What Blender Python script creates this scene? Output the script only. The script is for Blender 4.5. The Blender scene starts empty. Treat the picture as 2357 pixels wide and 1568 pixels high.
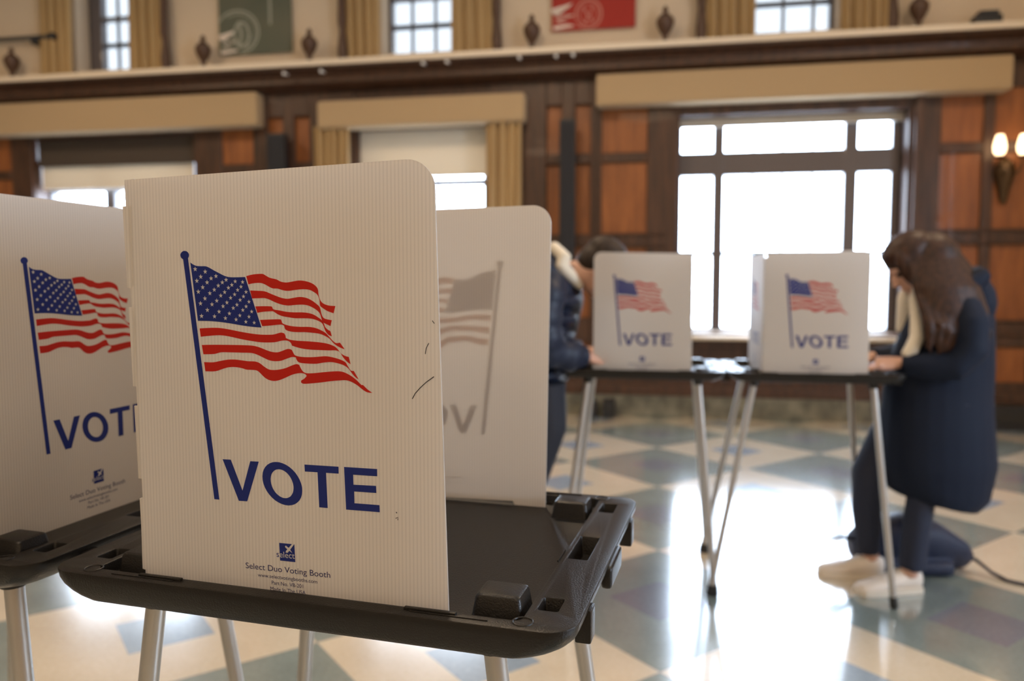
import bpy, bmesh, math, random, json
from mathutils import Vector, Matrix
from mathutils.geometry import tessellate_polygon
random.seed(4)
SC = bpy.context.scene
COL = SC.collection
R = math.radians
ART = json.loads('''{"stripes":[[[1612,3688],[1701,3706],[1814,3712],[1855,3696],[1909,3669],[1992,3651],[2046,3626],[2114,3617],[2183,3626],[2266,3638],[2347,3632],[2427,3608],[2479,3572],[2498,3536],[2502,3483],[2519,3429],[2551,3393],[2617,3370],[2698,3365],[2673,3287],[2601,3310],[2549,3340],[2514,3369],[2510,3429],[2488,3483],[2449,3512],[2397,3536],[2316,3544],[2220,3536],[2137,3526],[2069,3532],[2000,3550],[1945,3552],[1904,3566],[1836,3600],[1780,3613],[1695,3608],[1635,3596]],[[1653,3529],[1747,3526],[1838,3520],[1914,3493],[1982,3469],[2050,3448],[2119,3439],[2188,3449],[2271,3460],[2352,3450],[2418,3422],[2470,3387],[2509,3351],[2522,3297],[2538,3250],[2570,3226],[2648,3212],[2629,3149],[2581,3169],[2541,3190],[2523,3232],[2506,3285],[2467,3321],[2415,3350],[2361,3370],[2294,3377],[2212,3373],[2129,3366],[2047,3375],[1965,3399],[1896,3428],[1834,3445],[1757,3444],[1672,3441]],[[1710,3353],[1808,3356],[1906,3355],[1923,3346],[1940,3322],[2015,3311],[2098,3297],[2194,3292],[2290,3293],[2371,3286],[2438,3267],[2503,3229],[2542,3196],[2566,3136],[2604,3104],[2625,3093],[2641,3038],[2602,3053],[2564,3097],[2534,3172],[2475,3207],[2395,3226],[2300,3229],[2204,3228],[2109,3239],[2040,3250],[1986,3270],[1938,3298],[1904,3301],[1805,3294],[1731,3282]],[[1761,3204],[1885,3210],[2010,3214],[2031,3201],[2043,3171],[2090,3153],[2172,3139],[2268,3135],[2363,3136],[2444,3126],[2510,3103],[2563,3076],[2601,3041],[2640,3000],[2685,2967],[2735,2972],[2789,2901],[2742,2916],[2690,2941],[2652,2970],[2613,3011],[2561,3040],[2495,3063],[2401,3073],[2306,3078],[2224,3076],[2142,3081],[2087,3096],[2068,3116],[2062,3144],[2021,3156],[1895,3144],[1785,3135]],[[967,3097],[1089,3105],[1221,3107],[1351,3093],[1494,3070],[1636,3051],[1763,3041],[1904,3043],[1960,3054],[2017,3068],[2058,3061],[2073,3037],[2076,3010],[2124,2992],[2219,2982],[2329,2979],[2464,2972],[2571,2960],[2650,2938],[2695,2911],[2740,2858],[2791,2830],[2833,2821],[2851,2742],[2808,2770],[2764,2817],[2727,2870],[2681,2887],[2594,2885],[2487,2886],[2378,2888],[2283,2896],[2202,2912],[2148,2927],[2133,2959],[2095,2980],[2026,2979],[1927,2959],[1773,2955],[1660,2965],[1518,2984],[1347,3014],[1231,3024],[1113,3017],[976,3003]],[[985,2909],[1151,2915],[1370,2918],[1543,2919],[1657,2915],[1741,2898],[1824,2870],[1894,2852],[1963,2849],[2020,2865],[2091,2889],[2139,2882],[2158,2854],[2184,2820],[2265,2806],[2374,2806],[2456,2812],[2551,2821],[2631,2813],[2723,2792],[2788,2764],[2813,2728],[2850,2676],[2886,2671],[2941,2580],[2900,2606],[2862,2646],[2825,2693],[2773,2727],[2695,2749],[2615,2759],[2521,2750],[2439,2736],[2330,2735],[2235,2742],[2202,2766],[2189,2798],[2141,2801],[2071,2780],[2000,2756],[1916,2750],[1847,2760],[1778,2787],[1694,2820],[1624,2834],[1509,2834],[1365,2834],[1234,2831],[1145,2810],[999,2803]],[[1003,2714],[1124,2715],[1213,2732],[1317,2750],[1418,2754],[1505,2747],[1590,2740],[1676,2739],[1732,2722],[1786,2686],[1841,2657],[1897,2651],[1967,2657],[2052,2676],[2137,2709],[2193,2725],[2227,2718],[2245,2682],[2271,2646],[2311,2629],[2393,2631],[2502,2644],[2610,2656],[2704,2662],[2770,2653],[2848,2619],[2912,2576],[2969,2524],[2988,2523],[3038,2479],[3095,2442],[3037,2447],[2986,2471],[2922,2517],[2858,2550],[2793,2567],[2713,2563],[2605,2551],[2470,2531],[2333,2515],[2264,2512],[2240,2526],[2246,2547],[2281,2567],[2314,2598],[2297,2618],[2256,2627],[2201,2623],[2131,2605],[2046,2569],[1975,2542],[1905,2529],[1835,2539],[1780,2568],[1726,2616],[1685,2640],[1613,2644],[1556,2645],[1500,2659],[1414,2669],[1326,2664],[1252,2645],[1148,2614],[1014,2609]]],"canton":[[889,3844],[926,3821],[969,3805],[1028,3801],[1094,3799],[1144,3780],[1201,3751],[1272,3718],[1328,3693],[1385,3678],[1471,3675],[1597,3678],[1775,3120],[1669,3125],[1527,3139],[1384,3159],[1240,3175],[1094,3183],[950,3183]],"stars":[[952,3768],[1083,3739],[1021,3682],[1222,3688],[966,3636],[1156,3663],[1101,3618],[1352,3647],[1301,3618],[1469,3629],[1564,3622],[1040,3563],[1246,3582],[1423,3590],[978,3513],[1191,3536],[1377,3558],[1540,3570],[1130,3496],[1325,3509],[1495,3534],[1602,3512],[1062,3437],[1272,3470],[1453,3484],[1566,3462],[999,3380],[1216,3413],[1399,3446],[1521,3423],[1633,3404],[1151,3371],[1348,3393],[1477,3369],[1594,3351],[1086,3307],[1295,3351],[1427,3332],[1549,3311],[1662,3295],[1004,3238],[1239,3290],[1373,3271],[1507,3250],[1624,3237],[1176,3236],[1318,3217],[1456,3204],[1581,3180],[1687,3172]],"ball":[[878,3926],[875,3913],[868,3901],[859,3891],[846,3884],[832,3879],[817,3877],[802,3879],[788,3884],[776,3892],[768,3902],[763,3914],[761,3927],[764,3940],[771,3951],[781,3961],[793,3969],[808,3974],[823,3975],[838,3973],[851,3968],[863,3960],[871,3950],[877,3938]],"pole":[[794,3896],[861,3895],[1113,1133],[1045,1133]],"V":[[1183,1607],[1293,1608],[1427,1262],[1547,1607],[1658,1609],[1482,1142],[1371,1140]],"O1":[[2195,1353],[2195,1312],[2189,1273],[2175,1237],[2154,1205],[2127,1179],[2095,1158],[2057,1144],[2017,1137],[1974,1138],[1930,1146],[1887,1161],[1845,1182],[1807,1210],[1772,1243],[1743,1280],[1720,1320],[1704,1362],[1696,1405],[1695,1446],[1702,1486],[1716,1522],[1738,1554],[1765,1580],[1799,1600],[1836,1614],[1877,1620],[1920,1619],[1964,1610],[2007,1595],[2048,1573],[2086,1545],[2120,1512],[2148,1475],[2170,1436],[2186,1395]],"O2":[[2087,1364],[2087,1336],[2083,1310],[2075,1285],[2062,1264],[2047,1246],[2028,1232],[2006,1222],[1983,1217],[1958,1217],[1933,1222],[1909,1232],[1885,1246],[1863,1264],[1843,1286],[1827,1310],[1814,1337],[1805,1365],[1801,1393],[1800,1421],[1805,1448],[1813,1472],[1825,1493],[1841,1511],[1860,1525],[1882,1535],[1905,1539],[1930,1539],[1955,1534],[1980,1524],[2003,1510],[2025,1492],[2044,1470],[2060,1446],[2073,1419],[2082,1392]],"T":[[2237,1614],[2656,1617],[2654,1540],[2500,1539],[2502,1147],[2398,1147],[2395,1538],[2238,1536]],"E":[[2722,1619],[3116,1622],[3114,1543],[2828,1541],[2827,1431],[3096,1437],[3096,1360],[2832,1357],[2830,1227],[3128,1230],[3128,1152],[2726,1149]],"sq":[[1871,699],[2065,700],[2067,497],[1873,496]],"x1":[[2036,701],[2063,700],[2004,627],[1976,596],[1951,596],[1956,616],[1982,643]],"x2":[[1946,668],[1959,677],[2002,647],[2037,599],[1985,629],[1951,654]],"txt":{"sel":[[1833,536],[2064,534],[1836,588]],"t1":[[1420,355],[2497,357],[1424,425]],"t2":[[1574,282],[2331,280],[1575,314]],"t3":[[1750,210],[2152,209],[1752,251]],"t4":[[1730,138],[2180,139],[1733,180]]},"m1":[[3553,2397],[3590,2458],[3646,2516],[3716,2578],[3806,2640]],"m2":[[3718,2873],[3729,2933],[3761,2988]],"m3":[[3808,3223],[3831,3192]],"m4":[[3320,1171],[3330,1158]],"m5":[[3312,1100],[3338,1116],[3337,1083]]}''')

# ------------------------------------------------------------------ materials
def mat(name, color, rough=0.6, metal=0.0, bump=0.0, bscale=200.0, coat=0.0, spec=0.5, sheen=0.0):
    m = bpy.data.materials.new(name); m.use_nodes = True
    nt = m.node_tree; b = nt.nodes['Principled BSDF']
    b.inputs['Base Color'].default_value = (*color, 1)
    b.inputs['Roughness'].default_value = rough
    b.inputs['Metallic'].default_value = metal
    b.inputs['Specular IOR Level'].default_value = spec
    b.inputs['Coat Weight'].default_value = coat
    b.inputs['Sheen Weight'].default_value = sheen
    if bump:
        tc = nt.nodes.new('ShaderNodeTexCoord'); n = nt.nodes.new('ShaderNodeTexNoise'); bp = nt.nodes.new('ShaderNodeBump')
        n.inputs['Scale'].default_value = bscale; n.inputs['Detail'].default_value = 3
        bp.inputs['Strength'].default_value = bump; bp.inputs['Distance'].default_value = 0.001
        nt.links.new(tc.outputs['Object'], n.inputs['Vector']); nt.links.new(n.outputs['Fac'], bp.inputs['Height'])
        nt.links.new(bp.outputs['Normal'], b.inputs['Normal'])
    return m

def ramp_color(m, scale, stops, vec_scale=(1, 1, 1), detail=6, rough_noise=None):
    """noise driven colour variation of a principled material"""
    nt = m.node_tree; b = nt.nodes['Principled BSDF']
    tc = nt.nodes.new('ShaderNodeTexCoord'); mp = nt.nodes.new('ShaderNodeMapping'); n = nt.nodes.new('ShaderNodeTexNoise'); r = nt.nodes.new('ShaderNodeValToRGB')
    mp.inputs['Scale'].default_value = vec_scale
    n.inputs['Scale'].default_value = scale; n.inputs['Detail'].default_value = detail
    nt.links.new(tc.outputs['Object'], mp.inputs['Vector']); nt.links.new(mp.outputs['Vector'], n.inputs['Vector'])
    nt.links.new(n.outputs['Fac'], r.inputs['Fac']); nt.links.new(r.outputs['Color'], b.inputs['Base Color'])
    el = r.color_ramp.elements
    el[0].position, el[0].color = stops[0][0], (*stops[0][1], 1)
    el[1].position, el[1].color = stops[-1][0], (*stops[-1][1], 1)
    return m

def sheet_material(name, color, trans, ribs=True, gloss=0.12):
    """thin translucent plastic: part of the light passes through it"""
    m = bpy.data.materials.new(name); m.use_nodes = True
    nt = m.node_tree; nt.nodes.clear(); N = nt.nodes.new; L = nt.links.new
    out = N('ShaderNodeOutputMaterial'); df = N('ShaderNodeBsdfDiffuse'); tr = N('ShaderNodeBsdfTranslucent')
    gl = N('ShaderNodeBsdfGlossy'); mx = N('ShaderNodeMixShader'); m2 = N('ShaderNodeMixShader'); fr = N('ShaderNodeFresnel')
    gl.inputs['Roughness'].default_value = 0.35; fr.inputs['IOR'].default_value = 1.45
    mul = N('ShaderNodeMath'); mul.operation = 'MULTIPLY'; mul.inputs[1].default_value = gloss * 5
    L(fr.outputs[0], mul.inputs[0])
    mx.inputs[0].default_value = trans
    if ribs:
        tc = N('ShaderNodeTexCoord'); sx = N('ShaderNodeSeparateXYZ'); k = N('ShaderNodeMath'); k.operation = 'MULTIPLY'; k.inputs[1].default_value = 1 / 0.0043
        fr2 = N('ShaderNodeMath'); fr2.operation = 'FRACT'; rp = N('ShaderNodeValToRGB')
        L(tc.outputs['Object'], sx.inputs[0]); L(sx.outputs['X'], k.inputs[0]); L(k.outputs[0], fr2.inputs[0]); L(fr2.outputs[0], rp.inputs[0])
        e = rp.color_ramp.elements; e[0].position = 0.0; e[0].color = (*[c * 0.88 for c in color], 1)
        e[1].position = 0.3; e[1].color = (*color, 1)
        x = rp.color_ramp.elements.new(0.7); x.color = (*color, 1)
        x = rp.color_ramp.elements.new(1.0); x.color = (*[c * 0.88 for c in color], 1)
        L(rp.outputs[0], df.inputs[0]); L(rp.outputs[0], tr.inputs[0])
        bp = N('ShaderNodeBump'); bp.inputs['Strength'].default_value = 0.25; bp.inputs['Distance'].default_value = 0.0005
        L(rp.outputs[0], bp.inputs['Height']); L(bp.outputs[0], df.inputs['Normal']); L(bp.outputs[0], gl.inputs['Normal'])
    else:
        df.inputs[0].default_value = (*color, 1); tr.inputs[0].default_value = (*color, 1)
    L(df.outputs[0], mx.inputs[1]); L(tr.outputs[0], mx.inputs[2])
    L(mul.outputs[0], m2.inputs[0]); L(mx.outputs[0], m2.inputs[1]); L(gl.outputs[0], m2.inputs[2]); L(m2.outputs[0], out.inputs[0])
    return m

M = {}
M['sheet'] = sheet_material('corrugated_plastic', (0.90, 0.855, 0.805), 0.60)
M['ink_blue'] = sheet_material('blue_ink', (0.024, 0.042, 0.26), 0.50, ribs=False, gloss=0.10)
M['ink_red'] = sheet_material('red_ink', (0.60, 0.024, 0.014), 0.45, ribs=False, gloss=0.10)
M['ink_white'] = sheet_material('bare_sheet', (0.90, 0.875, 0.85), 0.5, ribs=False, gloss=0.10)
M['ink_navy'] = sheet_material('navy_ink', (0.03, 0.03, 0.12), 0.25, ribs=False, gloss=0.10)
M['pen'] = mat('black_pen', (0.01, 0.01, 0.012), 0.5)
M['plastic'] = mat('black_moulded_plastic', (0.008, 0.007, 0.0063), 0.34, bump=0.5, bscale=500, spec=0.34)
M['leg'] = mat('galvanised_steel', (0.50, 0.485, 0.46), 0.38, metal=0.85)
M['rubber'] = mat('black_rubber', (0.02, 0.02, 0.02), 0.7)
M['panelwood'] = ramp_color(mat('oak_panel', (0.35, 0.13, 0.04), 0.42, coat=0.05), 3.0, [(0.3, (0.18, 0.056, 0.014)), (0.7, (0.33, 0.112, 0.029))], (6, 6, 0.8))
M['wood'] = ramp_color(mat('dark_oak', (0.1, 0.045, 0.02), 0.42, coat=0.05), 3.0, [(0.3, (0.035, 0.016, 0.009)), (0.7, (0.080, 0.034, 0.017))], (8, 8, 1))
M['plaster'] = mat('cream_plaster', (0.66, 0.54, 0.40), 0.85, bump=0.2, bscale=60)
M['ledge'] = mat('cream_painted_ledge', (0.75, 0.65, 0.52), 0.5)
M['fabric'] = mat('tan_valance_fabric', (0.42, 0.30, 0.17), 0.9, sheen=0.3, bump=0.3, bscale=400)
M['curtain'] = mat('gold_curtain_fabric', (0.43, 0.29, 0.13), 0.85, sheen=0.3)
M['shade'] = sheet_material('cream_roller_shade', (0.80, 0.74, 0.64), 0.10, ribs=False, gloss=0.02)
M['darkshade'] = mat('brown_window_shade', (0.06, 0.045, 0.035), 0.8)
M['frame'] = mat('dark_window_frame', (0.11, 0.095, 0.10), 0.28, coat=0.4)
M['lead'] = mat('leaded_bar', (0.10, 0.12, 0.16), 0.4)
M['black'] = mat('black_casing', (0.015, 0.016, 0.02), 0.5)
M['bronze'] = mat('dark_carved_wood', (0.075, 0.035, 0.018), 0.45)
M['stone'] = ramp_color(mat('grey_green_marble', (0.12, 0.12, 0.10), 0.3), 8.0, [(0.35, (0.09, 0.09, 0.07)), (0.7, (0.24, 0.23, 0.18))])
M['ceiling'] = mat('white_ceiling_paint', (0.8, 0.76, 0.68), 0.9)
M['navy'] = mat('navy_quilted_nylon', (0.007, 0.013, 0.034), 0.45, bump=0.4, bscale=35, spec=0.35)
M['coat'] = mat('dark_navy_coat', (0.0040, 0.009, 0.024), 0.75, bump=0.4, bscale=30, spec=0.25)
M['trousers'] = mat('dark_blue_denim', (0.012, 0.018, 0.042), 0.75, bump=0.3, bscale=60)
M['blacktrousers'] = mat('black_trousers', (0.010, 0.012, 0.022), 0.75, bump=0.3, bscale=60)
M['skin'] = mat('skin', (0.62, 0.36, 0.26), 0.5)
M['hair'] = ramp_color(mat('brown_hair', (0.09, 0.04, 0.02), 0.5, spec=0.3), 6.0, [(0.35, (0.014, 0.006, 0.004)), (0.65, (0.060, 0.024, 0.012))], (22, 22, 1.5))
M['darkhair'] = ramp_color(mat('dark_hair', (0.03, 0.018, 0.012), 0.55, spec=0.25), 6.0, [(0.35, (0.014, 0.01, 0.008)), (0.65, (0.05, 0.03, 0.02))], (22, 22, 3))
M['fleece'] = mat('cream_fleece', (0.72, 0.66, 0.55), 0.95, bump=0.8, bscale=90, sheen=0.4)
M['shoe'] = mat('white_canvas', (0.80, 0.72, 0.64), 0.6, bump=0.2, bscale=300)
M['sole'] = mat('white_rubber_sole', (0.75, 0.68, 0.58), 0.5)
M['bag'] = mat('navy_backpack_nylon', (0.010, 0.018, 0.05), 0.6, bump=0.4, bscale=60)
M['paper'] = mat('white_paper', (0.82, 0.82, 0.82), 0.5)
M['brass'] = mat('dark_brass', (0.10, 0.06, 0.03), 0.35, metal=0.7)
M['banner_green'] = ramp_color(mat('grey_green_banner_cloth', (0.11, 0.12, 0.09), 0.85), 2.0, [(0.3, (0.10, 0.115, 0.085)), (0.7, (0.14, 0.14, 0.10))])
M['banner_red'] = mat('red_banner_cloth', (0.36, 0.03, 0.02), 0.85)
M['crest_pale'] = mat('pale_green_print', (0.34, 0.35, 0.29), 0.85)
M['crest_white'] = mat('white_print', (0.80, 0.70, 0.62), 0.85)
M['crest_pink'] = mat('pink_print', (0.52, 0.20, 0.16), 0.85)
M['yellow'] = mat('yellow_tag', (0.55, 0.28, 0.03), 0.7)

def emission(name, color, strength):
    m = bpy.data.materials.new(name); m.use_nodes = True; b = m.node_tree.nodes['Principled BSDF']
    b.inputs['Base Color'].default_value = (*color, 1); b.inputs['Emission Color'].default_value = (*color, 1); b.inputs['Emission Strength'].default_value = strength
    return m
M['lampglow'] = emission('lit_frosted_shade', (1.0, 0.72, 0.42), 4.5)
M['bulbglow'] = emission('lit_chandelier_globe', (1.0, 0.80, 0.58), 5.0)

def glass(name, tint):
    m = bpy.data.materials.new(name); m.use_nodes = True; nt = m.node_tree; nt.nodes.clear()
    o = nt.nodes.new('ShaderNodeOutputMaterial'); t = nt.nodes.new('ShaderNodeBsdfTransparent'); g = nt.nodes.new('ShaderNodeBsdfGlossy'); x = nt.nodes.new('ShaderNodeMixShader')
    t.inputs[0].default_value = (*tint, 1); g.inputs['Roughness'].default_value = 0.05; x.inputs[0].default_value = 0.05
    nt.links.new(t.outputs[0], x.inputs[1]); nt.links.new(g.outputs[0], x.inputs[2]); nt.links.new(x.outputs[0], o.inputs[0])
    return m
M['glass'] = glass('clear_window_glass', (0.95, 0.97, 1.0))
M['tinted'] = glass('tinted_window_glass', (0.275, 0.27, 0.265))  # tint lets through only part of the sky behind the upper panes

def floor_material():
    m = bpy.data.materials.new('inlaid_terrazzo_floor'); m.use_nodes = True; nt = m.node_tree; N = nt.nodes.new; L = nt.links.new
    b = nt.nodes['Principled BSDF']; tc = N('ShaderNodeTexCoord')
    mp = N('ShaderNodeMapping'); mp.vector_type = 'POINT'
    # pattern frame: origin on a tile corner, axes along the tile edges
    a = R(-10.3 + 45)
    vx, vy = 0.478, 2.44
    s = math.sqrt(2) / 1.178
    mp.inputs['Scale'].default_value = (s, s, 1); mp.inputs['Rotation'].default_value = (0, 0, -a)
    ca, sa = math.cos(-a), math.sin(-a)
    mp.inputs['Location'].default_value = (-(ca * vx - sa * vy) * s, -(sa * vx + ca * vy) * s, 0)
    L(tc.outputs['Object'], mp.inputs[0]); sp = N('ShaderNodeSeparateXYZ'); L(mp.outputs[0], sp.inputs[0])
    def mth(op, a_, b_=None, v=None):
        n = N('ShaderNodeMath'); n.operation = op; L(a_, n.inputs[0])
        if b_ is not None: L(b_, n.inputs[1])
        if v is not None: n.inputs[1].default_value = v
        return n.outputs[0]
    fx, fy = mth('FLOOR', sp.outputs[0]), mth('FLOOR', sp.outputs[1])
    par = mth('MODULO', mth('ABSOLUTE', mth('ADD', fx, fy)), v=2.0)
    cx = mth('ABSOLUTE', mth('SUBTRACT', mth('FRACT', sp.outputs[0]), v=0.5)); cy = mth('ABSOLUTE', mth('SUBTRACT', mth('FRACT', sp.outputs[1]), v=0.5))
    ins = mth('LESS_THAN', mth('MAXIMUM', cx, cy), v=0.17)
    nz = N('ShaderNodeTexNoise'); nz.inputs['Scale'].default_value = 5; nz.inputs['Detail'].default_value = 8; L(tc.outputs['Object'], nz.inputs[0])
    nf = N('ShaderNodeTexNoise'); nf.inputs['Scale'].default_value = 60; nf.inputs['Detail'].default_value = 4; L(tc.outputs['Object'], nf.inputs[0])
    def two(c1, c2):
        r = N('ShaderNodeMix'); r.data_type = 'RGBA'; L(nz.outputs[0], r.inputs[0]); r.inputs[6].default_value = (*c1, 1); r.inputs[7].default_value = (*c2, 1); return r.outputs[2]
    def mix(f, c1, c2):
        r = N('ShaderNodeMix'); r.data_type = 'RGBA'; L(f, r.inputs[0]); L(c1, r.inputs[6]); L(c2, r.inputs[7]); return r.outputs[2]
    cream = two((0.60, 0.51, 0.385), (0.76, 0.68, 0.54)); green = two((0.17, 0.21, 0.20), (0.30, 0.36, 0.34))
    blue = two((0.26, 0.34, 0.44), (0.36, 0.44, 0.52)); purple = two((0.17, 0.19, 0.225), (0.23, 0.25, 0.29))
    c1 = mix(ins, cream, blue); c2 = mix(ins, green, purple)
    col = mix(par, c2, c1)
    sep = N('ShaderNodeMix'); sep.data_type = 'RGBA'; sep.blend_type = 'OVERLAY'; sep.inputs[0].default_value = 0.25
    L(col, sep.inputs[6]); L(nf.outputs[0], sep.inputs[7]); L(sep.outputs[2], b.inputs['Base Color'])
    b.inputs['Roughness'].default_value = 0.16; b.inputs['IOR'].default_value = 1.5; b.inputs['Coat Weight'].default_value = 1.0; b.inputs['Coat Roughness'].default_value = 0.13; b.inputs['Coat IOR'].default_value = 2.1
    return m
M['floor'] = floor_material()

# ------------------------------------------------------------------ mesh helpers
class MB:
    def __init__(s): s.bm = bmesh.new(); s.mi = 0
    def box(s, a, b, bevel=0.0, seg=2):
        r = bmesh.ops.create_cube(s.bm, size=1.0); vs = r['verts']
        c = [(a[i] + b[i]) / 2 for i in range(3)]; d = [abs(b[i] - a[i]) for i in range(3)]
        bmesh.ops.scale(s.bm, vec=d, verts=vs); bmesh.ops.translate(s.bm, vec=c, verts=vs)
        fs = {f for v in vs for f in v.link_faces}
        for f in fs: f.material_index = s.mi
        if bevel:
            es = list({e for v in vs for e in v.link_edges})
            rr = bmesh.ops.bevel(s.bm, geom=es, offset=min(bevel, min(d) * 0.45), segments=seg, affect='EDGES', profile=0.6)
            for f in rr['faces']: f.material_index = s.mi
        return s
    def ring_loft(s, rings, cap=True, closed=False):
        """rings: list of lists of points with the same count"""
        V = [[s.bm.verts.new(p) for p in r] for r in rings]; n = len(V[0])
        rng = range(len(V)) if closed else range(len(V) - 1)
        for i in rng:
            A, B = V[i], V[(i + 1) % len(V)]
            for j in range(n):
                f = s.bm.faces.new((A[j], A[(j + 1) % n], B[(j + 1) % n], B[j])); f.material_index = s.mi; f.smooth = True
        if cap and not closed:
            f = s.bm.faces.new(V[0][::-1]); f.material_index = s.mi
            f = s.bm.faces.new(V[-1]); f.material_index = s.mi
        return s
    def tube(s, pts, rad, n=12, cap=True):
        pts = [Vector(p) for p in pts]; rs = rad if isinstance(rad, (list, tuple)) else [rad] * len(pts)
        rings = []; prev = None
        for i, p in enumerate(pts):
            t = (pts[min(i + 1, len(pts) - 1)] - pts[max(i - 1, 0)]).normalized()
            if prev is None:
                u = t.orthogonal().normalized()
            else:
                u = (prev - t * prev.dot(t)).normalized()
            prev = u; w = t.cross(u)
            rr = rs[i] if isinstance(rs[i], tuple) else (rs[i], rs[i])
            rings.append([p + u * rr[0] * math.cos(2 * math.pi * k / n) + w * rr[1] * math.sin(2 * math.pi * k / n) for k in range(n)])
        return s.ring_loft(rings, cap)
    def lathe(s, prof, c=(0, 0, 0), n=24):
        rings = [[(c[0] + r * math.cos(2 * math.pi * k / n), c[1] + r * math.sin(2 * math.pi * k / n), c[2] + z) for k in range(n)] for r, z in prof]
        return s.ring_loft(rings, True)
    def ball(s, c, r, n=16, mx=None):
        r = r if isinstance(r, (tuple, list)) else (r, r, r)
        o = bmesh.ops.create_uvsphere(s.bm, u_segments=n, v_segments=max(8, n // 2), radius=1.0)
        bmesh.ops.scale(s.bm, vec=r, verts=o['verts']); bmesh.ops.translate(s.bm, vec=c, verts=o['verts'])
        if mx is not None: bmesh.ops.transform(s.bm, matrix=mx, verts=o['verts'])
        for v in o['verts']:
            for f in v.link_faces: f.smooth = True; f.material_index = s.mi
        return s
    def prism(s, poly, y0, y1, holes=()):
        """polygon in the xz plane extruded along y, sides closed"""
        loops = [poly] + list(holes); flat = [p for l in loops for p in l]
        tris = tessellate_polygon([[Vector((p[0], p[1], 0)) for p in l] for l in loops])
        A = [s.bm.verts.new((p[0], y0, p[1])) for p in flat]; B = [s.bm.verts.new((p[0], y1, p[1])) for p in flat]
        for t in tris:
            for vs in ((A[t[0]], A[t[1]], A[t[2]]), (B[t[2]], B[t[1]], B[t[0]])):
                try: f = s.bm.faces.new(vs); f.material_index = s.mi
                except ValueError: pass
        k = 0
        for l in loops:
            n = len(l)
            for j in range(n):
                a, b = k + j, k + (j + 1) % n
                f = s.bm.faces.new((A[a], A[b], B[b], B[a])); f.material_index = s.mi
            k += n
        return s
    def sheet(s, poly, y, holes=()):
        """flat polygon in the xz plane facing -y (a printed layer)"""
        loops = [poly] + list(holes); flat = [p for l in loops for p in l]
        tris = tessellate_polygon([[Vector((p[0], p[1], 0)) for p in l] for l in loops])
        A = [s.bm.verts.new((p[0], y, p[1])) for p in flat]
        for t in tris:
            try: f = s.bm.faces.new((A[t[0]], A[t[1]], A[t[2]]))
            except ValueError: continue
            f.normal_update(); f.material_index = s.mi
            if f.normal.y > 0: f.normal_flip()
        return s
    def build(s, name, mats, parent=None, loc=(0, 0, 0), rz=0.0, smooth=None, fix=True):
        if fix: bmesh.ops.recalc_face_normals(s.bm, faces=s.bm.faces[:])
        me = bpy.data.meshes.new(name); s.bm.to_mesh(me); s.bm.free()
        for m in (mats if isinstance(mats, (list, tuple)) else [mats]): me.materials.append(m)
        if smooth is not None:
            for p in me.polygons: p.use_smooth = True
            me.set_sharp_from_angle(angle=R(smooth))
        o = bpy.data.objects.new(name, me); COL.objects.link(o)
        o.location = loc; o.rotation_euler = (0, 0, rz)
        if parent: o.parent = parent
        return o

def empty(name, label, cat, loc=(0, 0, 0), rz=0.0, group=None):
    o = bpy.data.objects.new(name, None); COL.objects.link(o); o.location = loc; o.rotation_euler = (0, 0, rz); o.empty_display_size = 0.1
    o['label'] = label; o['category'] = cat
    if group: o['group'] = group
    return o
def tag(o, label, cat, group=None):
    o['label'] = label; o['category'] = cat
    if group: o['group'] = group
    return o
def structure(o, label=None):
    o['kind'] = 'structure'
    if label: o['label'] = label
    return o
def rrect(cx, cy, hx, hy, r, n=5):
    r = min(r, hx * .99, hy * .99); out = []
    for qx, qy, a0 in ((1, 1, 0), (-1, 1, 90), (-1, -1, 180), (1, -1, 270)):
        for k in range(n + 1):
            a = R(a0 + 90 * k / n); out.append((cx + qx * (hx - r) + r * math.cos(a), cy + qy * (hy - r) + r * math.sin(a)))
    return out
def smooth_closed(pts, k=3):
    """Catmull-Rom through a closed outline, keeping sharp corners sharp"""
    n = len(pts); out = []
    P = [Vector(p) for p in pts]
    sharp = []
    for i in range(n):
        a = (P[i] - P[i - 1]); b = (P[(i + 1) % n] - P[i])
        sharp.append(a.length == 0 or b.length == 0 or a.angle(b) > R(48))
    for i in range(n):
        p1, p2 = P[i], P[(i + 1) % n]
        p0 = P[i - 1] if not sharp[i] else p1 - (p2 - p1); p3 = P[(i + 2) % n] if not sharp[(i + 1) % n] else p2 + (p2 - p1)
        for j in range(k):
            t = j / k
            out.append(tuple(0.5 * ((2 * p1) + (-p0 + p2) * t + (2 * p0 - 5 * p1 + 4 * p2 - p3) * t * t + (-p0 + 3 * p1 - 3 * p2 + p3) * t ** 3)))
    return out

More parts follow.
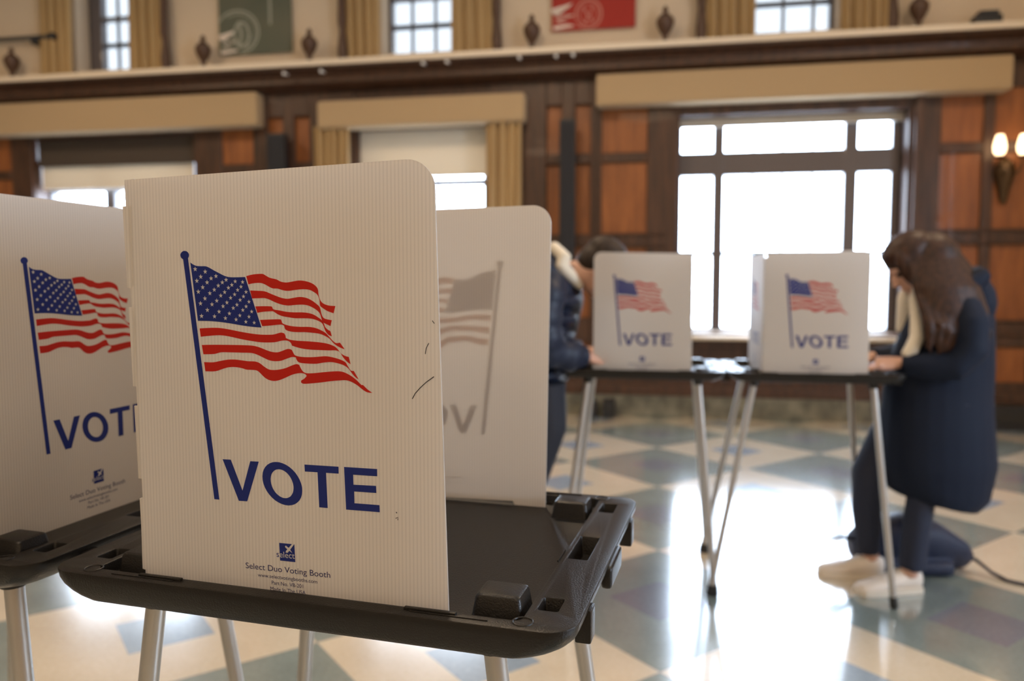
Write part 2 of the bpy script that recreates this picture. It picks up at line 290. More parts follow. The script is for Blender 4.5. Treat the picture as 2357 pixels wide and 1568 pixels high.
# ------------------------------------------------------------------ printed artwork of the privacy screens (metres: u to the right, v up)
def U(pts): return [(p[0] / 1e4, p[1] / 1e4) for p in pts]
def star(c, r):
    return [(c[0] + (r if k % 2 == 0 else r * 0.4) * math.sin(math.pi * k / 5), c[1] + (r if k % 2 == 0 else r * 0.4) * math.cos(math.pi * k / 5)) for k in range(10)]
def text_tris(body):
    c = bpy.data.curves.new('lettering', 'FONT'); c.body = body; c.resolution_u = 4
    o = bpy.data.objects.new('lettering', c); COL.objects.link(o)
    dg = bpy.context.evaluated_depsgraph_get(); dg.update()
    me = bpy.data.meshes.new_from_object(o.evaluated_get(dg)); bpy.data.objects.remove(o); bpy.data.curves.remove(c)
    V = [(v.co.x, v.co.y) for v in me.vertices]; F = [tuple(p.vertices) for p in me.polygons]; bpy.data.meshes.remove(me)
    return V, F
def put_text(mb, body, x0, x1, z0, cap, y, dx, only=None):
    V, F = text_tris(body)
    lo, hi = min(v[0] for v in V), max(v[0] for v in V); sx = (x1 - x0) / (hi - lo); sz = cap / 0.70
    vs = [mb.bm.verts.new((dx + x0 + (v[0] - lo) * sx, y, z0 + v[1] * sz)) for v in V]
    for f in F:
        try: g = mb.bm.faces.new([vs[i] for i in f])
        except ValueError: continue
        g.normal_update()
        if g.normal.y > 0: g.normal_flip()
        g.material_index = mb.mi
        if only: g.material_index = only[0] if sum(v.co.x for v in g.verts) / len(g.verts) < only[2] else only[1]

ART_MESH = {}
def art_meshes(dx):
    """printed layers offset dx along the screen; meshes are shared by every screen of that width"""
    key = round(dx, 4)
    if key in ART_MESH: return ART_MESH[key]
    sh = lambda pts: [(p[0] + dx, p[1]) for p in pts]
    y = -0.0016; out = {}
    def done(mb, name, mats):
        me = bpy.data.meshes.new(name); mb.bm.to_mesh(me); mb.bm.free()
        for m in mats: me.materials.append(m)
        out[name] = me
    mb = MB()
    mb.mi = 1
    for sp in ART['stripes']: mb.sheet(sh(smooth_closed(U(sp))), y)
    mb.mi = 0; mb.sheet(sh(smooth_closed(U(ART['canton']), 3)), y)
    mb.mi = 2
    for c in U(ART['stars']):
        r = 0.0031 - 0.0006 * max(0, (c[0] - 0.09) / 0.075); mb.sheet(sh(star(c, r)), y - 0.0003)
    mb.mi = 0; mb.sheet(sh(U(ART['ball'])), y - 0.0001); mb.sheet(sh(U(ART['pole'])), y)
    done(mb, 'flag_print', [M['ink_blue'], M['ink_red'], M['ink_white']])
    mb = MB()
    mb.sheet(sh(U(ART['V'])), y); mb.sheet(sh(U(ART['O1'])), y, [sh(U(ART['O2']))]); mb.sheet(sh(U(ART['T'])), y); mb.sheet(sh(U(ART['E'])), y)
    done(mb, 'vote_lettering', [M['ink_blue']])
    mb = MB(); T = ART['txt']
    mb.sheet(sh(U(ART['sq'])), y); mb.mi = 1
    for k in ('x1', 'x2'): mb.sheet(sh(U(ART[k])), y - 0.0003 - (0.0001 if k == 'x2' else 0))
    a = T['sel']; put_text(mb, 'select', a[0][0] / 1e4, a[1][0] / 1e4, a[0][1] / 1e4, 0.0070, y - 0.0004, dx, (0, 1, dx + min(p[0] for p in ART['sq']) / 1e4 + 0.0004))
    done(mb, 'maker_logo', [M['ink_blue'], M['ink_white']])
    mb = MB()
    for k, body, cap in (('t1', 'Select Duo Voting Booth', 0.0068), ('t2', 'www.selectvotingbooths.com', 0.0043), ('t3', 'Part No. VB-201', 0.0043), ('t4', 'Made In The USA', 0.0043)):
        a = T[k]; put_text(mb, body, a[0][0] / 1e4, a[1][0] / 1e4, (a[0][1] + a[1][1]) / 2e4 + (0.0007 if k == 't1' else 0), cap, y, dx)
    done(mb, 'maker_lettering', [M['ink_navy']])
    ART_MESH[key] = out
    return out

# ------------------------------------------------------------------ voting booth
TW, TD, TZ, FZ = 0.655, 0.520, 0.9045, 0.890
def tray_mesh():
    mb = MB(); z = 0.0
    outer = lambda off, r: rrect(0, 0, TW / 2 - off, TD / 2 - off, r, 8)
    holes = []                                     # (cx, cy, hx, hy, r, depth, floor)
    holes.append((0, 0, 0.270, 0.2405, 0.010, FZ - TZ, 0.004))
    for s in (-1, 1):
        holes.append((s * 0.2885, 0, 0.0145, 0.047, 0.003, -0.027, 0.003))
        for t in (-1, 1): holes.append((s * 0.2890, t * 0.190, 0.0130, 0.026 if t > 0 else 0.019, 0.004, -0.024, 0.004))
    ro = outer(0.0022, 0.032)
    loops = [ro] + [rrect(h[0], h[1], h[2], h[3], h[4]) for h in holes]
    flat = [p for l in loops for p in l]
    tris = tessellate_polygon([[Vector((p[0], p[1], 0)) for p in l] for l in loops])
    V = [mb.bm.verts.new((p[0], p[1], 0)) for p in flat]
    for t in tris:
        try: mb.bm.faces.new((V[t[0]], V[t[1]], V[t[2]]))
        except ValueError: pass
    def bridge(A, B):
        n = len(A)
        for j in range(n): mb.bm.faces.new((A[j], A[(j + 1) % n], B[(j + 1) % n], B[j]))
    n0 = len(ro); cur = V[:n0]
    for ox, oy, dz, r in ((0.0006, 0.0006, -0.0005, 0.034), (0.0, 0.0, -0.0016, 0.035), (0.001, 0.0005, -0.010, 0.036), (0.005, 0.0015, -0.018, 0.038), (0.012, 0.003, -0.025, 0.040), (0.021, 0.005, -0.031, 0.042), (0.031, 0.007, -0.035, 0.042), (0.034, 0.010, -0.0365, 0.04)):
        nx = [mb.bm.verts.new((p[0], p[1], dz)) for p in rrect(0, 0, TW / 2 - ox, TD / 2 - oy, r, 8)]; bridge(cur, nx); cur = nx
    mb.bm.faces.new(cur)
    k = n0
    for h in holes:
        l = rrect(h[0], h[1], h[2], h[3], h[4]); cur = V[k:k + len(l)]; k += len(l)
        for ins, dz in ((0.0012, -0.0004), (0.0020, -0.0018), (0.0030, h[5] + 0.0030), (0.0042, h[5] + 0.0006), (0.0060, h[5])):
            nx = [mb.bm.verts.new((p[0], p[1], dz)) for p in rrect(h[0], h[1], h[2] - ins, h[3] - ins, max(h[4] - ins * .5, 0.001))]; bridge(cur, nx); cur = nx
        mb.bm.faces.new(cur)
    for s in (-1, 1):
        for t in (-1, 1):
            # raised corner block with sloping sides
            cx, cy = s * 0.2335, t * 0.188
            rings = []
            for ins, zz in ((0.0, FZ - TZ - 0.001), (0.0015, FZ - TZ + 0.003), (0.0042, 0.0065), (0.0056, 0.0092), (0.0085, 0.0105)):
                rings.append([(p[0], p[1], zz) for p in rrect(cx, cy, 0.0300 - ins, 0.0270 - ins, 0.007 - ins * 0.3)])
            mb.ring_loft(rings)
            # round dimple rim
            c = (s * 0.2710, t * 0.2415); rings = []
            for a in range(20):
                an = 2 * math.pi * a / 20
                rings.append([(c[0] + (0.0105 + 0.0012 * math.cos(b)) * math.cos(an), c[1] + (0.0105 + 0.0012 * math.cos(b)) * math.sin(an), 0.0001 + 0.0011 * math.sin(b)) for b in [2 * math.pi * q / 8 for q in range(8)]])
            mb.ring_loft(rings, closed=True)
            # clip slot lips along the long rims
            mb.box((s * 0.141, t * 0.2450 - 0.0028, -0.003), (s * 0.200, t * 0.2450 + 0.0028, 0.0028), 0.0012)
            mb.box((s * 0.149, t * 0.2500 - 0.0009, -0.002), (s * 0.236, t * 0.2500 + 0.0009, 0.0012), 0.0005)
            # clamps on the short sides and leg sockets below
            mb.box((s * 0.312, t * 0.165 - 0.013, -0.046), (s * 0.3305, t * 0.165 + 0.013, -0.008), 0.003)
            mb.lathe([(0.016, -0.060), (0.018, -0.056), (0.020, -0.031)], (s * 0.222, t * 0.190, 0), 18)
        mb.box((s * 0.318, -0.045, -0.036), (s * 0.332, 0.045, -0.007), 0.006, 3)
        mb.box((s * 0.258 - 0.0008, -0.022, FZ - TZ - 0.0005), (s * 0.258 + 0.0008, 0.022, FZ - TZ + 0.0015))
    # shallow stiffening ribs on the recessed floor
    for t in (-1, 1): mb.box((-0.19, t * 0.2335 - 0.0012, FZ - TZ - 0.001), (0.19, t * 0.2335 + 0.0012, FZ - TZ + 0.0035), 0.001)
    bmesh.ops.recalc_face_normals(mb.bm, faces=mb.bm.faces[:])
    me = bpy.data.meshes.new('tray'); mb.bm.to_mesh(me); mb.bm.free(); me.materials.append(M['plastic'])
    for p in me.polygons: p.use_smooth = True
    me.set_sharp_from_angle(angle=R(38))
    return me
TRAY = tray_mesh()

def screen_outline(w, hl, hr, fold_left, fold_right, round_left=0.0, round_right=0.0):
    """outline of a folded sheet; the fold edges are notched, the free top corner is rounded"""
    notch = [(0.0, 0.020), (0.106, 0.130), (0.217, 0.240), (0.333, 0.355), (0.450, 0.60)]
    d = 0.0045; pts = []
    def edge(x, sgn, top, up):
        out = []; seq = []
        for a, b in notch:
            b = min(b, top); seq.append((a, b))
        zz = 0.0; prof = []
        for a, b in seq:
            if a > zz: prof += [(x, zz), (x, a)]
            prof += [(x + sgn * d, a), (x + sgn * d, b)]; zz = b
        if zz < top: prof += [(x, zz), (x, top)]
        return prof if up else prof[::-1]
    # start bottom left, go along the bottom to the right, up, and back over the top
    if fold_right: R_ = edge(w, -1, hr, True)
    else:
        r = round_right
        R_ = [(w - 0.055, 0.006), (w - 0.052, 0.0), (w, 0.0)] + [(w - r + r * math.cos(R(a)), hr - r + r * math.sin(R(a))) for a in range(0, 91, 10)]
    if fold_left: L_ = edge(0, 1, hl, False)
    else:
        r = round_left
        L_ = [(r - r * math.sin(R(a)), hl - r + r * math.cos(R(a))) for a in range(0, 91, 10)] + [(0, 0.0), (0.052, 0.0), (0.055, 0.006)]
    pts = R_ + L_
    out = []
    for p in pts:
        if not out or (abs(p[0] - out[-1][0]) + abs(p[1] - out[-1][1])) > 1e-6: out.append(p)
    return out

SCREENS = {}
def screen_mesh(key, *a):
    if key not in SCREENS:
        mb = MB(); mb.prism(screen_outline(*a), -0.0013, 0.0013)
        bmesh.ops.recalc_face_normals(mb.bm, faces=mb.bm.faces[:])
        me = bpy.data.meshes.new('privacy_screen'); mb.bm.to_mesh(me); mb.bm.free(); me.materials.append(M['sheet']); SCREENS[key] = me
    return SCREENS[key]
def link(name, me, parent, loc=(0, 0, 0), rz=0.0):
    o = bpy.data.objects.new(name, me); COL.objects.link(o); o.parent = parent; o.location = loc; o.rotation_euler = (0, 0, rz); return o

def lean(o, sh):
    """a screen that leans in its own plane: its mesh gets its own sheared copy"""
    me = o.data.copy(); me.transform(Matrix(((1, 0, -sh, 0), (0, 1, 0, 0), (0, 0, 1, 0), (0, 0, 0, 1)))); o.data = me
    for c in o.children: lean(c, sh)

def make_leg(top, foot, parent):
    mb = MB(); T, F = Vector(top), Vector(foot); D = (T - F).normalized()
    mb.mi = 0; mb.tube([T, F + D * 0.03], 0.0125, 20)
    o = mb.build('leg', [M['leg']], parent, smooth=40)
    mb = MB(); f0 = Vector((F.x, F.y, 0.0)); mb.tube([f0 + D * 0.002, f0 + D * 0.006, f0 + D * 0.045], [0.0135, 0.0155, 0.0148], 16)
    q = mb.build('rubber_foot', M['rubber'], o, smooth=40)
    return o

def booth(label, origin, rz, opens, splay_l, splay_r, front=None, back=None, marks=False, splay_y=0.07):
    """origin: middle of the tray's footprint; opens: +1 to the right, -1 to the left"""
    b = empty('voting_booth', label, 'voting booth', (origin[0], origin[1], 0), rz, 'voting booths')
    link('tray', TRAY, b, (0, 0, TZ))
    for s, sp in ((-1, splay_l), (1, splay_r)):
        for t in (-1, 1):
            make_leg((s * 0.222, t * 0.190, TZ - 0.037), (s * (0.222 + sp), t * (0.190 + splay_y), 0.0), b)
    X0 = -TW / 2 + 0.129; W = 0.388; y0 = -TD / 2 + 0.022; y1 = TD / 2 - 0.045; D = y1 - y0
    o1 = opens > 0
    # front screen (print towards the camera side)
    fs = link('privacy_screen', screen_mesh(('f', o1), *( (W, 0.480, 0.488, True, False, 0, 0.030) if o1 else (W, 0.488, 0.480, False, True, 0.030, 0))), b, (X0, y0, FZ))
    ss = link('privacy_screen', screen_mesh('s', D, 0.482, 0.482, True, True), b, (X0 - 0.002, y1, FZ) if o1 else (X0 + W + 0.002, y0, FZ), R(-90) if o1 else R(90))
    bs = link('privacy_screen', screen_mesh(('b', o1), *((W - 0.006, 0.484, 0.480, False, True, 0.030, 0) if o1 else (W - 0.006, 0.480, 0.484, True, False, 0, 0.030))), b, (X0 + W - 0.006, y1, FZ) if o1 else (X0 + W, y1, FZ), R(180))
    for s_, dx in ((fs, 0.0), (ss, 0.030), (bs, 0.0)):
        for nm, me in art_meshes(dx).items(): link(nm, me, s_)
    if marks:
        for k, w in (('m1', .00045), ('m2', .0004), ('m3', .0004), ('m4', .0005), ('m5', .0004)):
            p = U(ART[k]); n = len(p); L_, R_ = [], []
            for i in range(n):
                t = Vector(p[min(i + 1, n - 1)]) - Vector(p[max(i - 1, 0)]); t.normalize(); q = Vector((-t.y, t.x)) * w
                L_.append((p[i][0] + q.x, p[i][1] + q.y)); R_.append((p[i][0] - q.x, p[i][1] - q.y))
            mb = MB(); mb.sheet(L_ + R_[::-1], -0.0017); mb.build('pen_mark', M['pen'], fs, fix=False)
    if front: lean(fs, front)
    if back: lean(bs, back)
    return b

def centre(fl, deg):
    """centre of a tray from its front left corner on the floor plan"""
    a = R(deg); e = Vector((math.cos(a), math.sin(a))); n = Vector((-e.y, e.x))
    c = Vector(fl) + e * (TW / 2) + n * (TD / 2); return (c.x, c.y)
near = booth('nearest white voting booth with a black tray, pen scribbles on its front screen', centre((-0.569, 0.928), -16.2), R(-16.2), 1, 0.10, 0.12, 0.028, 0.017, True, 0.045)
a = R(-17); fr = Vector((-0.592, 0.930)); fl = fr - Vector((math.cos(a), math.sin(a))) * TW
booth('white voting booth cut off by the left edge, opening to the left', centre(fl, -17), R(-17), -1, 0.10, 0.12, splay_y=0.05)
a = R(-10.3); e_ = Vector((math.cos(a), math.sin(a)))
fr = Vector((0.848, 3.052))
booth('distant voting booth open to the left where a person in a puffer jacket bends over', centre(fr - e_ * (TW + 0.004), -10.3), R(-10.3), -1, 0.11, 0.075)
booth('distant voting booth open to the right where the long-haired person stands', centre(fr + e_ * 0.004, -10.3), R(-10.3), 1, 0.166, 0.085)

# ------------------------------------------------------------------ the hall
WA = R(-10.5); W0 = (1.13, 7.42, 0.0)          # wall frame: x along the wall, y into the wall, z up
ZC = 5.4
def wall_obj(mb, name, mats, label=None, **k):
    o = mb.build(name, mats, None, W0, WA, **k); return structure(o, label)
SL, SR = -11.0, 4.6
lower = [(-6.42, -4.49, 0.84, 2.815), (-2.735, -1.37, 0.84, 2.79), (0.415, 2.405, 0.80, 2.80)]
upper = [(-5.84, -5.145, 3.50, 5.0), (-2.445, -1.718, 3.50, 5.0), (1.06, 1.785, 3.50, 5.0)]
def pierced(mb, s0, s1, z0, z1, d0, d1, ops):
    x = s0
    for a_, b_, c_, d_ in ops:
        mb.box((x, d0, z0), (a_, d1, z1)); mb.box((a_, d0, z0), (b_, d1, c_))
        if d_ < z1: mb.box((a_, d0, d_), (b_, d1, z1))
        x = b_
    mb.box((x, d0, z0), (s1, d1, z1))
mb = MB(); pierced(mb, SL, SR, 0, 3.2, 0.0, 0.32, lower); wall_obj(mb, 'wall_back', M['panelwood'])
mb = MB(); pierced(mb, SL, SR, 3.2, ZC, 0.0, 0.32, upper); wall_obj(mb, 'wall_back', M['plaster'])

# dark stiles and rails over the wainscot
ZR = [(0.0, 0.39), (0.70, 0.93), (1.60, 1.72), (2.385, 2.475), (2.93, 3.20)]
def framing(mb, s0, s1, cols, d=-0.028):
    """stiles everywhere but over the panel columns, rails across them"""
    x = s0
    for a_, b_ in cols:
        mb.box((x, d, 0), (a_, 0.0, 3.2), 0.006, 1)
        for z0, z1 in ZR: mb.box((a_, d, z0), (b_, 0.0, z1), 0.006, 1)
        x = b_
    mb.box((x, d, 0), (s1, 0.0, 3.2), 0.006, 1)
def rails(mb, z_edges, s0, s1, d=-0.034):
    for z in z_edges: mb.box((s0, d - 0.012, z - 0.012), (s1, -0.02, z + 0.012), 0.005, 1)
mb = MB(); framing(mb, -0.34, 0.415, [(-0.29, 0.135)]); rails(mb, (1.605, 1.715, 0.805, 0.925), -0.34, 0.30)
wall_obj(mb, 'trim_1', M['wood'], 'dark oak panel frames left of the wide window')
mb = MB(); framing(mb, 2.405, 4.6, [(2.65, 2.99), (3.08, 3.42), (3.51, 3.85), (3.94, 4.28)]); rails(mb, (1.605, 1.715, 0.805, 0.925), 2.62, 4.6)
mb.box((2.43, -0.07, 0), (2.50, 0, 3.2), 0.01); wall_obj(mb, 'trim_2', M['wood'], 'dark oak panel frames right of the wide window')
mb = MB(); framing(mb, -1.37, -0.34, [(-0.81, -0.665), (-0.54, -0.39)], -0.05); wall_obj(mb, 'trim_3', M['wood'], 'oak pilaster between the middle and wide windows')
mb = MB(); framing(mb, -3.76, -2.735, [(-3.66, -3.49), (-3.37, -3.20)], -0.05); wall_obj(mb, 'trim_4', M['wood'], 'oak pilaster between the left and middle windows')
mb = MB(); framing(mb, -4.49, -3.76, [(-4.18, -3.83)]); wall_obj(mb, 'trim_5', M['wood'])
mb = MB(); framing(mb, -11.0, -6.42, [(-9.5, -8.9), (-8.6, -8.0), (-7.7, -7.2), (-7.0, -6.68)]); wall_obj(mb, 'trim_6', M['wood'])
mb = MB()
for s0, s1, cols in ((-6.42, -4.49, [(-6.2, -5.6), (-5.4, -4.7)]), (-2.735, -1.37, [(-2.6, -2.12), (-2.0, -1.5)]), (0.415, 2.405, [(0.5, 1.05), (1.15, 1.70), (1.80, 2.32)])):
    x = s0
    for a_, b_ in cols:
        mb.box((x, -0.03, 0), (a_, 0, 0.80), 0.006, 1); mb.box((a_, -0.03, 0), (b_, 0, 0.36), 0.006, 1); mb.box((a_, -0.03, 0.66), (b_, 0, 0.80), 0.006, 1); mb.box((a_ - 0.001, -0.008, 0.35), (b_ + 0.001, 0, 0.67)); x = b_
    mb.box((x, -0.03, 0), (s1, 0, 0.80), 0.006, 1)
wall_obj(mb, 'trim_7', M['wood'], 'dark oak panelling under the windows')
mb = MB()
for a_, b_, c_, d_ in lower: mb.box((a_ - 0.02, -0.03, d_ - 0.01), (b_ + 0.02, 0.0, 3.17), 0.004, 1); mb.box((a_ - 0.001, 0.001, c_), (a_ + 0.012, 0.2, d_)); mb.box((b_ - 0.012, 0.001, c_), (b_ + 0.001, 0.2, d_)); mb.box((a_, 0.001, d_ - 0.012), (b_, 0.2, d_ + 0.001))
wall_obj(mb, 'trim_14', M['wood'], 'dark oak heads and reveals of the lower windows')
mb = MB(); mb.box((SL, -0.065, 0.20), (SR, 0, 0.30), 0.012); wall_obj(mb, 'trim_8', M['wood'], 'dark oak moulding over the marble base')
mb = MB(); mb.box((SL, -0.055, 0.0), (SR, 0, 0.20), 0.006); wall_obj(mb, 'baseboard_back', M['stone'])
# cornice: profile in (depth, height) swept along the wall
prof = [(0, 3.165), (-0.11, 3.165), (-0.13, 3.175), (-0.20, 3.19), (-0.225, 3.205), (-0.225, 3.235), (-0.19, 3.245), (-0.20, 3.28), (-0.24, 3.31), (-0.285, 3.325), (-0.30, 3.342), (0, 3.342)]
mb = MB(); mb.ring_loft([[(s, p[0], p[1]) for p in prof] for s in (SL, SR)]); wall_obj(mb, 'trim_9', M['wood'], 'dark oak cornice along the wall', smooth=30)
mb = MB(); mb.box((SL, -0.315, 3.342), (SR, 0.0, 3.397), 0.012); wall_obj(mb, 'trim_10', M['ledge'], 'cream ledge on top of the cornice')
mb = MB(); mb.box((SL, -0.05, 3.397), (SR, 0.0, 3.47), 0.006); wall_obj(mb, 'trim_11', M['plaster'])

# room shell
mb = MB(); mb.box((SL - 0.3, -14.0, -0.2), (SR + 0.3, 0.32, 0.0)); fo = mb.build('floor', M['floor']); structure(fo)
fo.matrix_world = Matrix.Identity(4)
bmf = bmesh.new(); bmf.from_mesh(fo.data); bmesh.ops.transform(bmf, matrix=Matrix.Translation(W0) @ Matrix.Rotation(WA, 4, 'Z'), verts=bmf.verts[:]); bmf.to_mesh(fo.data); bmf.free()
mb = MB(); mb.box((SL - 0.3, -14.0, ZC), (SR + 0.3, 0.32, ZC + 0.2)); wall_obj(mb, 'ceiling', M['ceiling'])
def side_wall(s, name, ops):
    mb = MB(); y = -14.0; d0, d1 = (s, s + 0.3) if s > 0 else (s - 0.3, s)
    for a_, b_ in ops:
        mb.box((d0, y, 0), (d1, a_, ZC)); mb.box((d0, a_, 0), (d1, b_, 0.9)); mb.box((d0, a_, 3.4), (d1, b_, ZC)); y = b_
    mb.box((d0, y, 0), (d1, 0.0, ZC)); return wall_obj(mb, name, M['plaster'])
side_ops = [(-7.0, -5.4)]  # unseen opening, placed and sized for cool daylight on the left booth's side screen
side_wall(SR, 'wall_right', side_ops); side_wall(SL, 'wall_left', [])
mb = MB(); mb.box((SL - 0.3, -14.3, 0), (SR + 0.3, -14.0, ZC)); wall_obj(mb, 'wall_front', M['plaster'])

# ------------------------------------------------------------------ windows
def bar(mb, s0, s1, z0, z1, d=0.25, th=0.05, bev=0.006): mb.box((s0, d - th / 2, z0), (s1, d + th / 2, z1), bev, 1)
def window(name, op, rails_v, rails_h, leads_v=(), leads_h=(), tint='glass', label=None):
    s0, s1, z0, z1 = op
    mb = MB(); zt = z1
    mb.box((s0, 0.20, z0), (s0 + 0.035, 0.31, zt), .004, 1); mb.box((s1 - 0.035, 0.20, z0), (s1, 0.31, zt), .004, 1)
    mb.box((s0, 0.20, z0), (s1, 0.31, z0 + 0.035), .004, 1); mb.box((s0, 0.20, zt - 0.035), (s1, 0.31, zt), .004, 1)
    for a_, b_ in rails_v: mb.box((a_, 0.20, z0), (b_, 0.30, zt), 0.01)
    for a_, b_ in rails_h: mb.box((s0, 0.205, a_), (s1, 0.30, b_), 0.01)
    o = wall_obj(mb, name, M['frame'], label)
    mb = MB()
    for x in leads_v: mb.box((x - 0.006, 0.235, z0), (x + 0.006, 0.26, zt))
    for z in leads_h: mb.box((s0, 0.225, z - 0.020), (s1, 0.275, z + 0.020))
    if leads_v or leads_h: l = mb.build('glazing_bars', M['lead'], o)
    mb = MB(); mb.box((s0, 0.248, z0), (s1, 0.252, zt)); mb.build('glass', M[tint], o)
    return o
window('window_1', lower[2], [(0.745, 0.845), (1.91, 2.03), (2.315, 2.405)], [(2.27, 2.49)], (1.11, 1.375, 1.64), (1.54,), label='wide three-part window behind the far voting booths')
window('window_2', lower[1], [(-2.42, -2.36), (-1.475, -1.37)], [(2.235, 2.30)], (-1.95,), (1.54,))
window('window_3', lower[0], [(-5.72, -5.60), (-4.80, -4.68)], [(2.26, 2.31)], (), (1.54,))
for i, (op, cv, L_) in enumerate(((upper[0], (-5.52, -5.28), 'upper window above the left valance'), (upper[1], (-2.21, -1.97), 'upper window above the middle valance'), (upper[2], (1.35, 1.615), 'upper window at the top right'))):
    o = window('window_%d' % (i + 4), (op[0], op[1], op[2], 5.0), [(-5.84, -5.69)] if i == 0 else [], [(4.08, 4.12)], (), (3.825,), 'tinted', L_)
    mb = MB()
    for x in cv: mb.box((x - 0.014, 0.24, op[2]), (x + 0.014, 0.262, 5.0))
    mb.build('glazing_bars', M['lead'], o)
for k, (a_, b_) in enumerate(side_ops):
    mb = MB()
    for y0_, y1_ in ((a_, a_ + 0.05), (b_ - 0.05, b_), ((a_ + b_) / 2 - 0.025, (a_ + b_) / 2 + 0.025)): mb.box((SR + 0.12, y0_, 0.9), (SR + 0.2, y1_, 3.4))
    for z0_ in (0.9, 2.3, 3.34): mb.box((SR + 0.125, a_, z0_), (SR + 0.195, b_, z0_ + 0.06))
    o = wall_obj(mb, 'window_%d' % (7 + k), M['frame'], 'unseen window added in the right wall')
    mb = MB(); mb.box((SR + 0.158, a_, 0.9), (SR + 0.162, b_, 3.4)); mb.build('glass', M['glass'], o)
mb = MB(); mb.ring_loft([[(q, -0.15, 0.735), (q, -0.16, 0.75), (q, -0.15, 0.765), (q, 0.22, 0.812), (q, 0.22, 0.76)] for q in (0.40, 2.42)]); wall_obj(mb, 'trim_12', M['ledge'], 'pale sill of the wide window')
mb = MB(); mb.box((-2.75, -0.08, 0.795), (-1.36, 0.24, 0.84), 0.012); mb.box((-6.43, -0.08, 0.795), (-4.48, 0.24, 0.84), 0.012); wall_obj(mb, 'trim_13', M['ledge'])

def wthing(name, mb, mats, label, cat, group=None, **k):
    o = mb.build(name, mats, None, W0, WA, **k); return tag(o, label, cat, group)
# valances
def valance(s0, s1, z0, z1, label, r=0.03):
    mb = MB(); mb.box((s0, -0.20, z0), (s1, -0.0, z1), r, 4); return wthing('window_valance', mb, M['fabric'], label, 'valance', 'padded tan valances', smooth=40)
valance(-10.5, -3.69, 2.825, 3.155, 'long tan padded valance over the left window')
valance(-3.06, -0.995, 2.765, 3.035, 'short tan padded valance over the middle curtained window', 0.045)
valance(-0.335, 3.14, 2.875, 3.16, 'long tan padded valance over the wide right window')
# roller shades
def shade(s0, s1, z0, z1, d, m, label):
    mb = MB(); mb.box((s0, d - 0.002, z0), (s1, d + 0.002, z1)); mb.mi = 0
    o = mb.build('roller_shade', m, None, W0, WA); tag(o, label, 'window shade')
    mb = MB(); mb.box((s0, d - 0.008, z0 - 0.02), (s1, d + 0.008, z0 + 0.012), 0.004); mb.build('hem_bar', m, o); return o
shade(-6.40, -4.50, 2.54, 2.81, 0.055, M['darkshade'], 'dark brown shade panel at the top of the left window')
shade(-6.40, -4.575, 2.30, 2.60, 0.10, M['shade'], 'cream roller shade half drawn in the left window')
shade(-2.73, -1.385, 2.335, 2.785, 0.10, M['shade'], 'cream roller shade in the middle window between gold curtains')
shade(0.42, 2.40, 2.730, 2.788, 0.15, M['shade'], 'cream roller shade rolled up at the top of the wide window')
# curtains
def curtain(s0, s1, z0, z1, d, label, waves, group):
    mb = MB(); n = waves * 10; rings = []
    for zz in [z0 + (z1 - z0) * i / 6 for i in range(7)]:
        fr_ = []; bk = []
        for k in range(n + 1):
            t = k / n; x = s0 + (s1 - s0) * t
            y = d + 0.035 * math.sin(2 * math.pi * waves * t + 0.6 * math.sin(zz * 1.7)) + 0.012 * math.sin(17 * t + zz)
            fr_.append((x, y, zz)); bk.append((x, y + 0.006, zz))
        rings.append(fr_ + bk[::-1])
    mb.ring_loft(rings); return wthing('curtain', mb, M['curtain'], label, 'curtain', group, smooth=60)
g = 'gold curtains'
curtain(-3.11, -2.74, 0.10, 2.80, -0.14, 'gold curtain left of the cream roller shade, under the short valance', 5, g)
curtain(-1.37, -1.03, 0.10, 2.80, -0.14, 'gold curtain right of the cream roller shade, under the short valance', 4, g)
curtain(-6.20, -5.83, 3.40, 5.1, -0.09, 'gold curtain left of the upper left window', 4, g); curtain(-5.15, -4.76, 3.40, 5.1, -0.09, 'gold curtain right of the upper left window', 4, g)
curtain(-2.80, -2.44, 3.40, 5.1, -0.09, 'gold curtain left of the upper middle window', 4, g); curtain(-1.72, -1.31, 3.40, 5.1, -0.09, 'gold curtain right of the upper middle window', 4, g)
curtain(0.64, 1.07, 3.40, 5.1, -0.09, 'gold curtain left of the upper right window', 5, g); curtain(1.78, 2.18, 3.40, 5.1, -0.09, 'gold curtain right of the upper right window', 5, g)
# carved brackets beside the upper curtains
for k, (s, lb) in enumerate(((-4.74, 'right of the upper left curtains'), (-2.82, 'left of the upper middle curtains'), (-1.28, 'right of the upper middle curtains'), (0.60, 'left of the upper right curtains'), (2.21, 'right of the upper right curtains'))):
    mb = MB(); mb.tube([(s, -0.07, 3.40), (s, -0.09, 3.55), (s, -0.08, 3.72), (s, -0.10, 3.80), (s, -0.07, 5.0)], [0.045, 0.05, 0.032, 0.04, 0.022], 12)
    wthing('curtain_post', mb, M['bronze'], 'dark carved post ' + lb, 'carved post', 'carved posts beside the curtains', smooth=50)
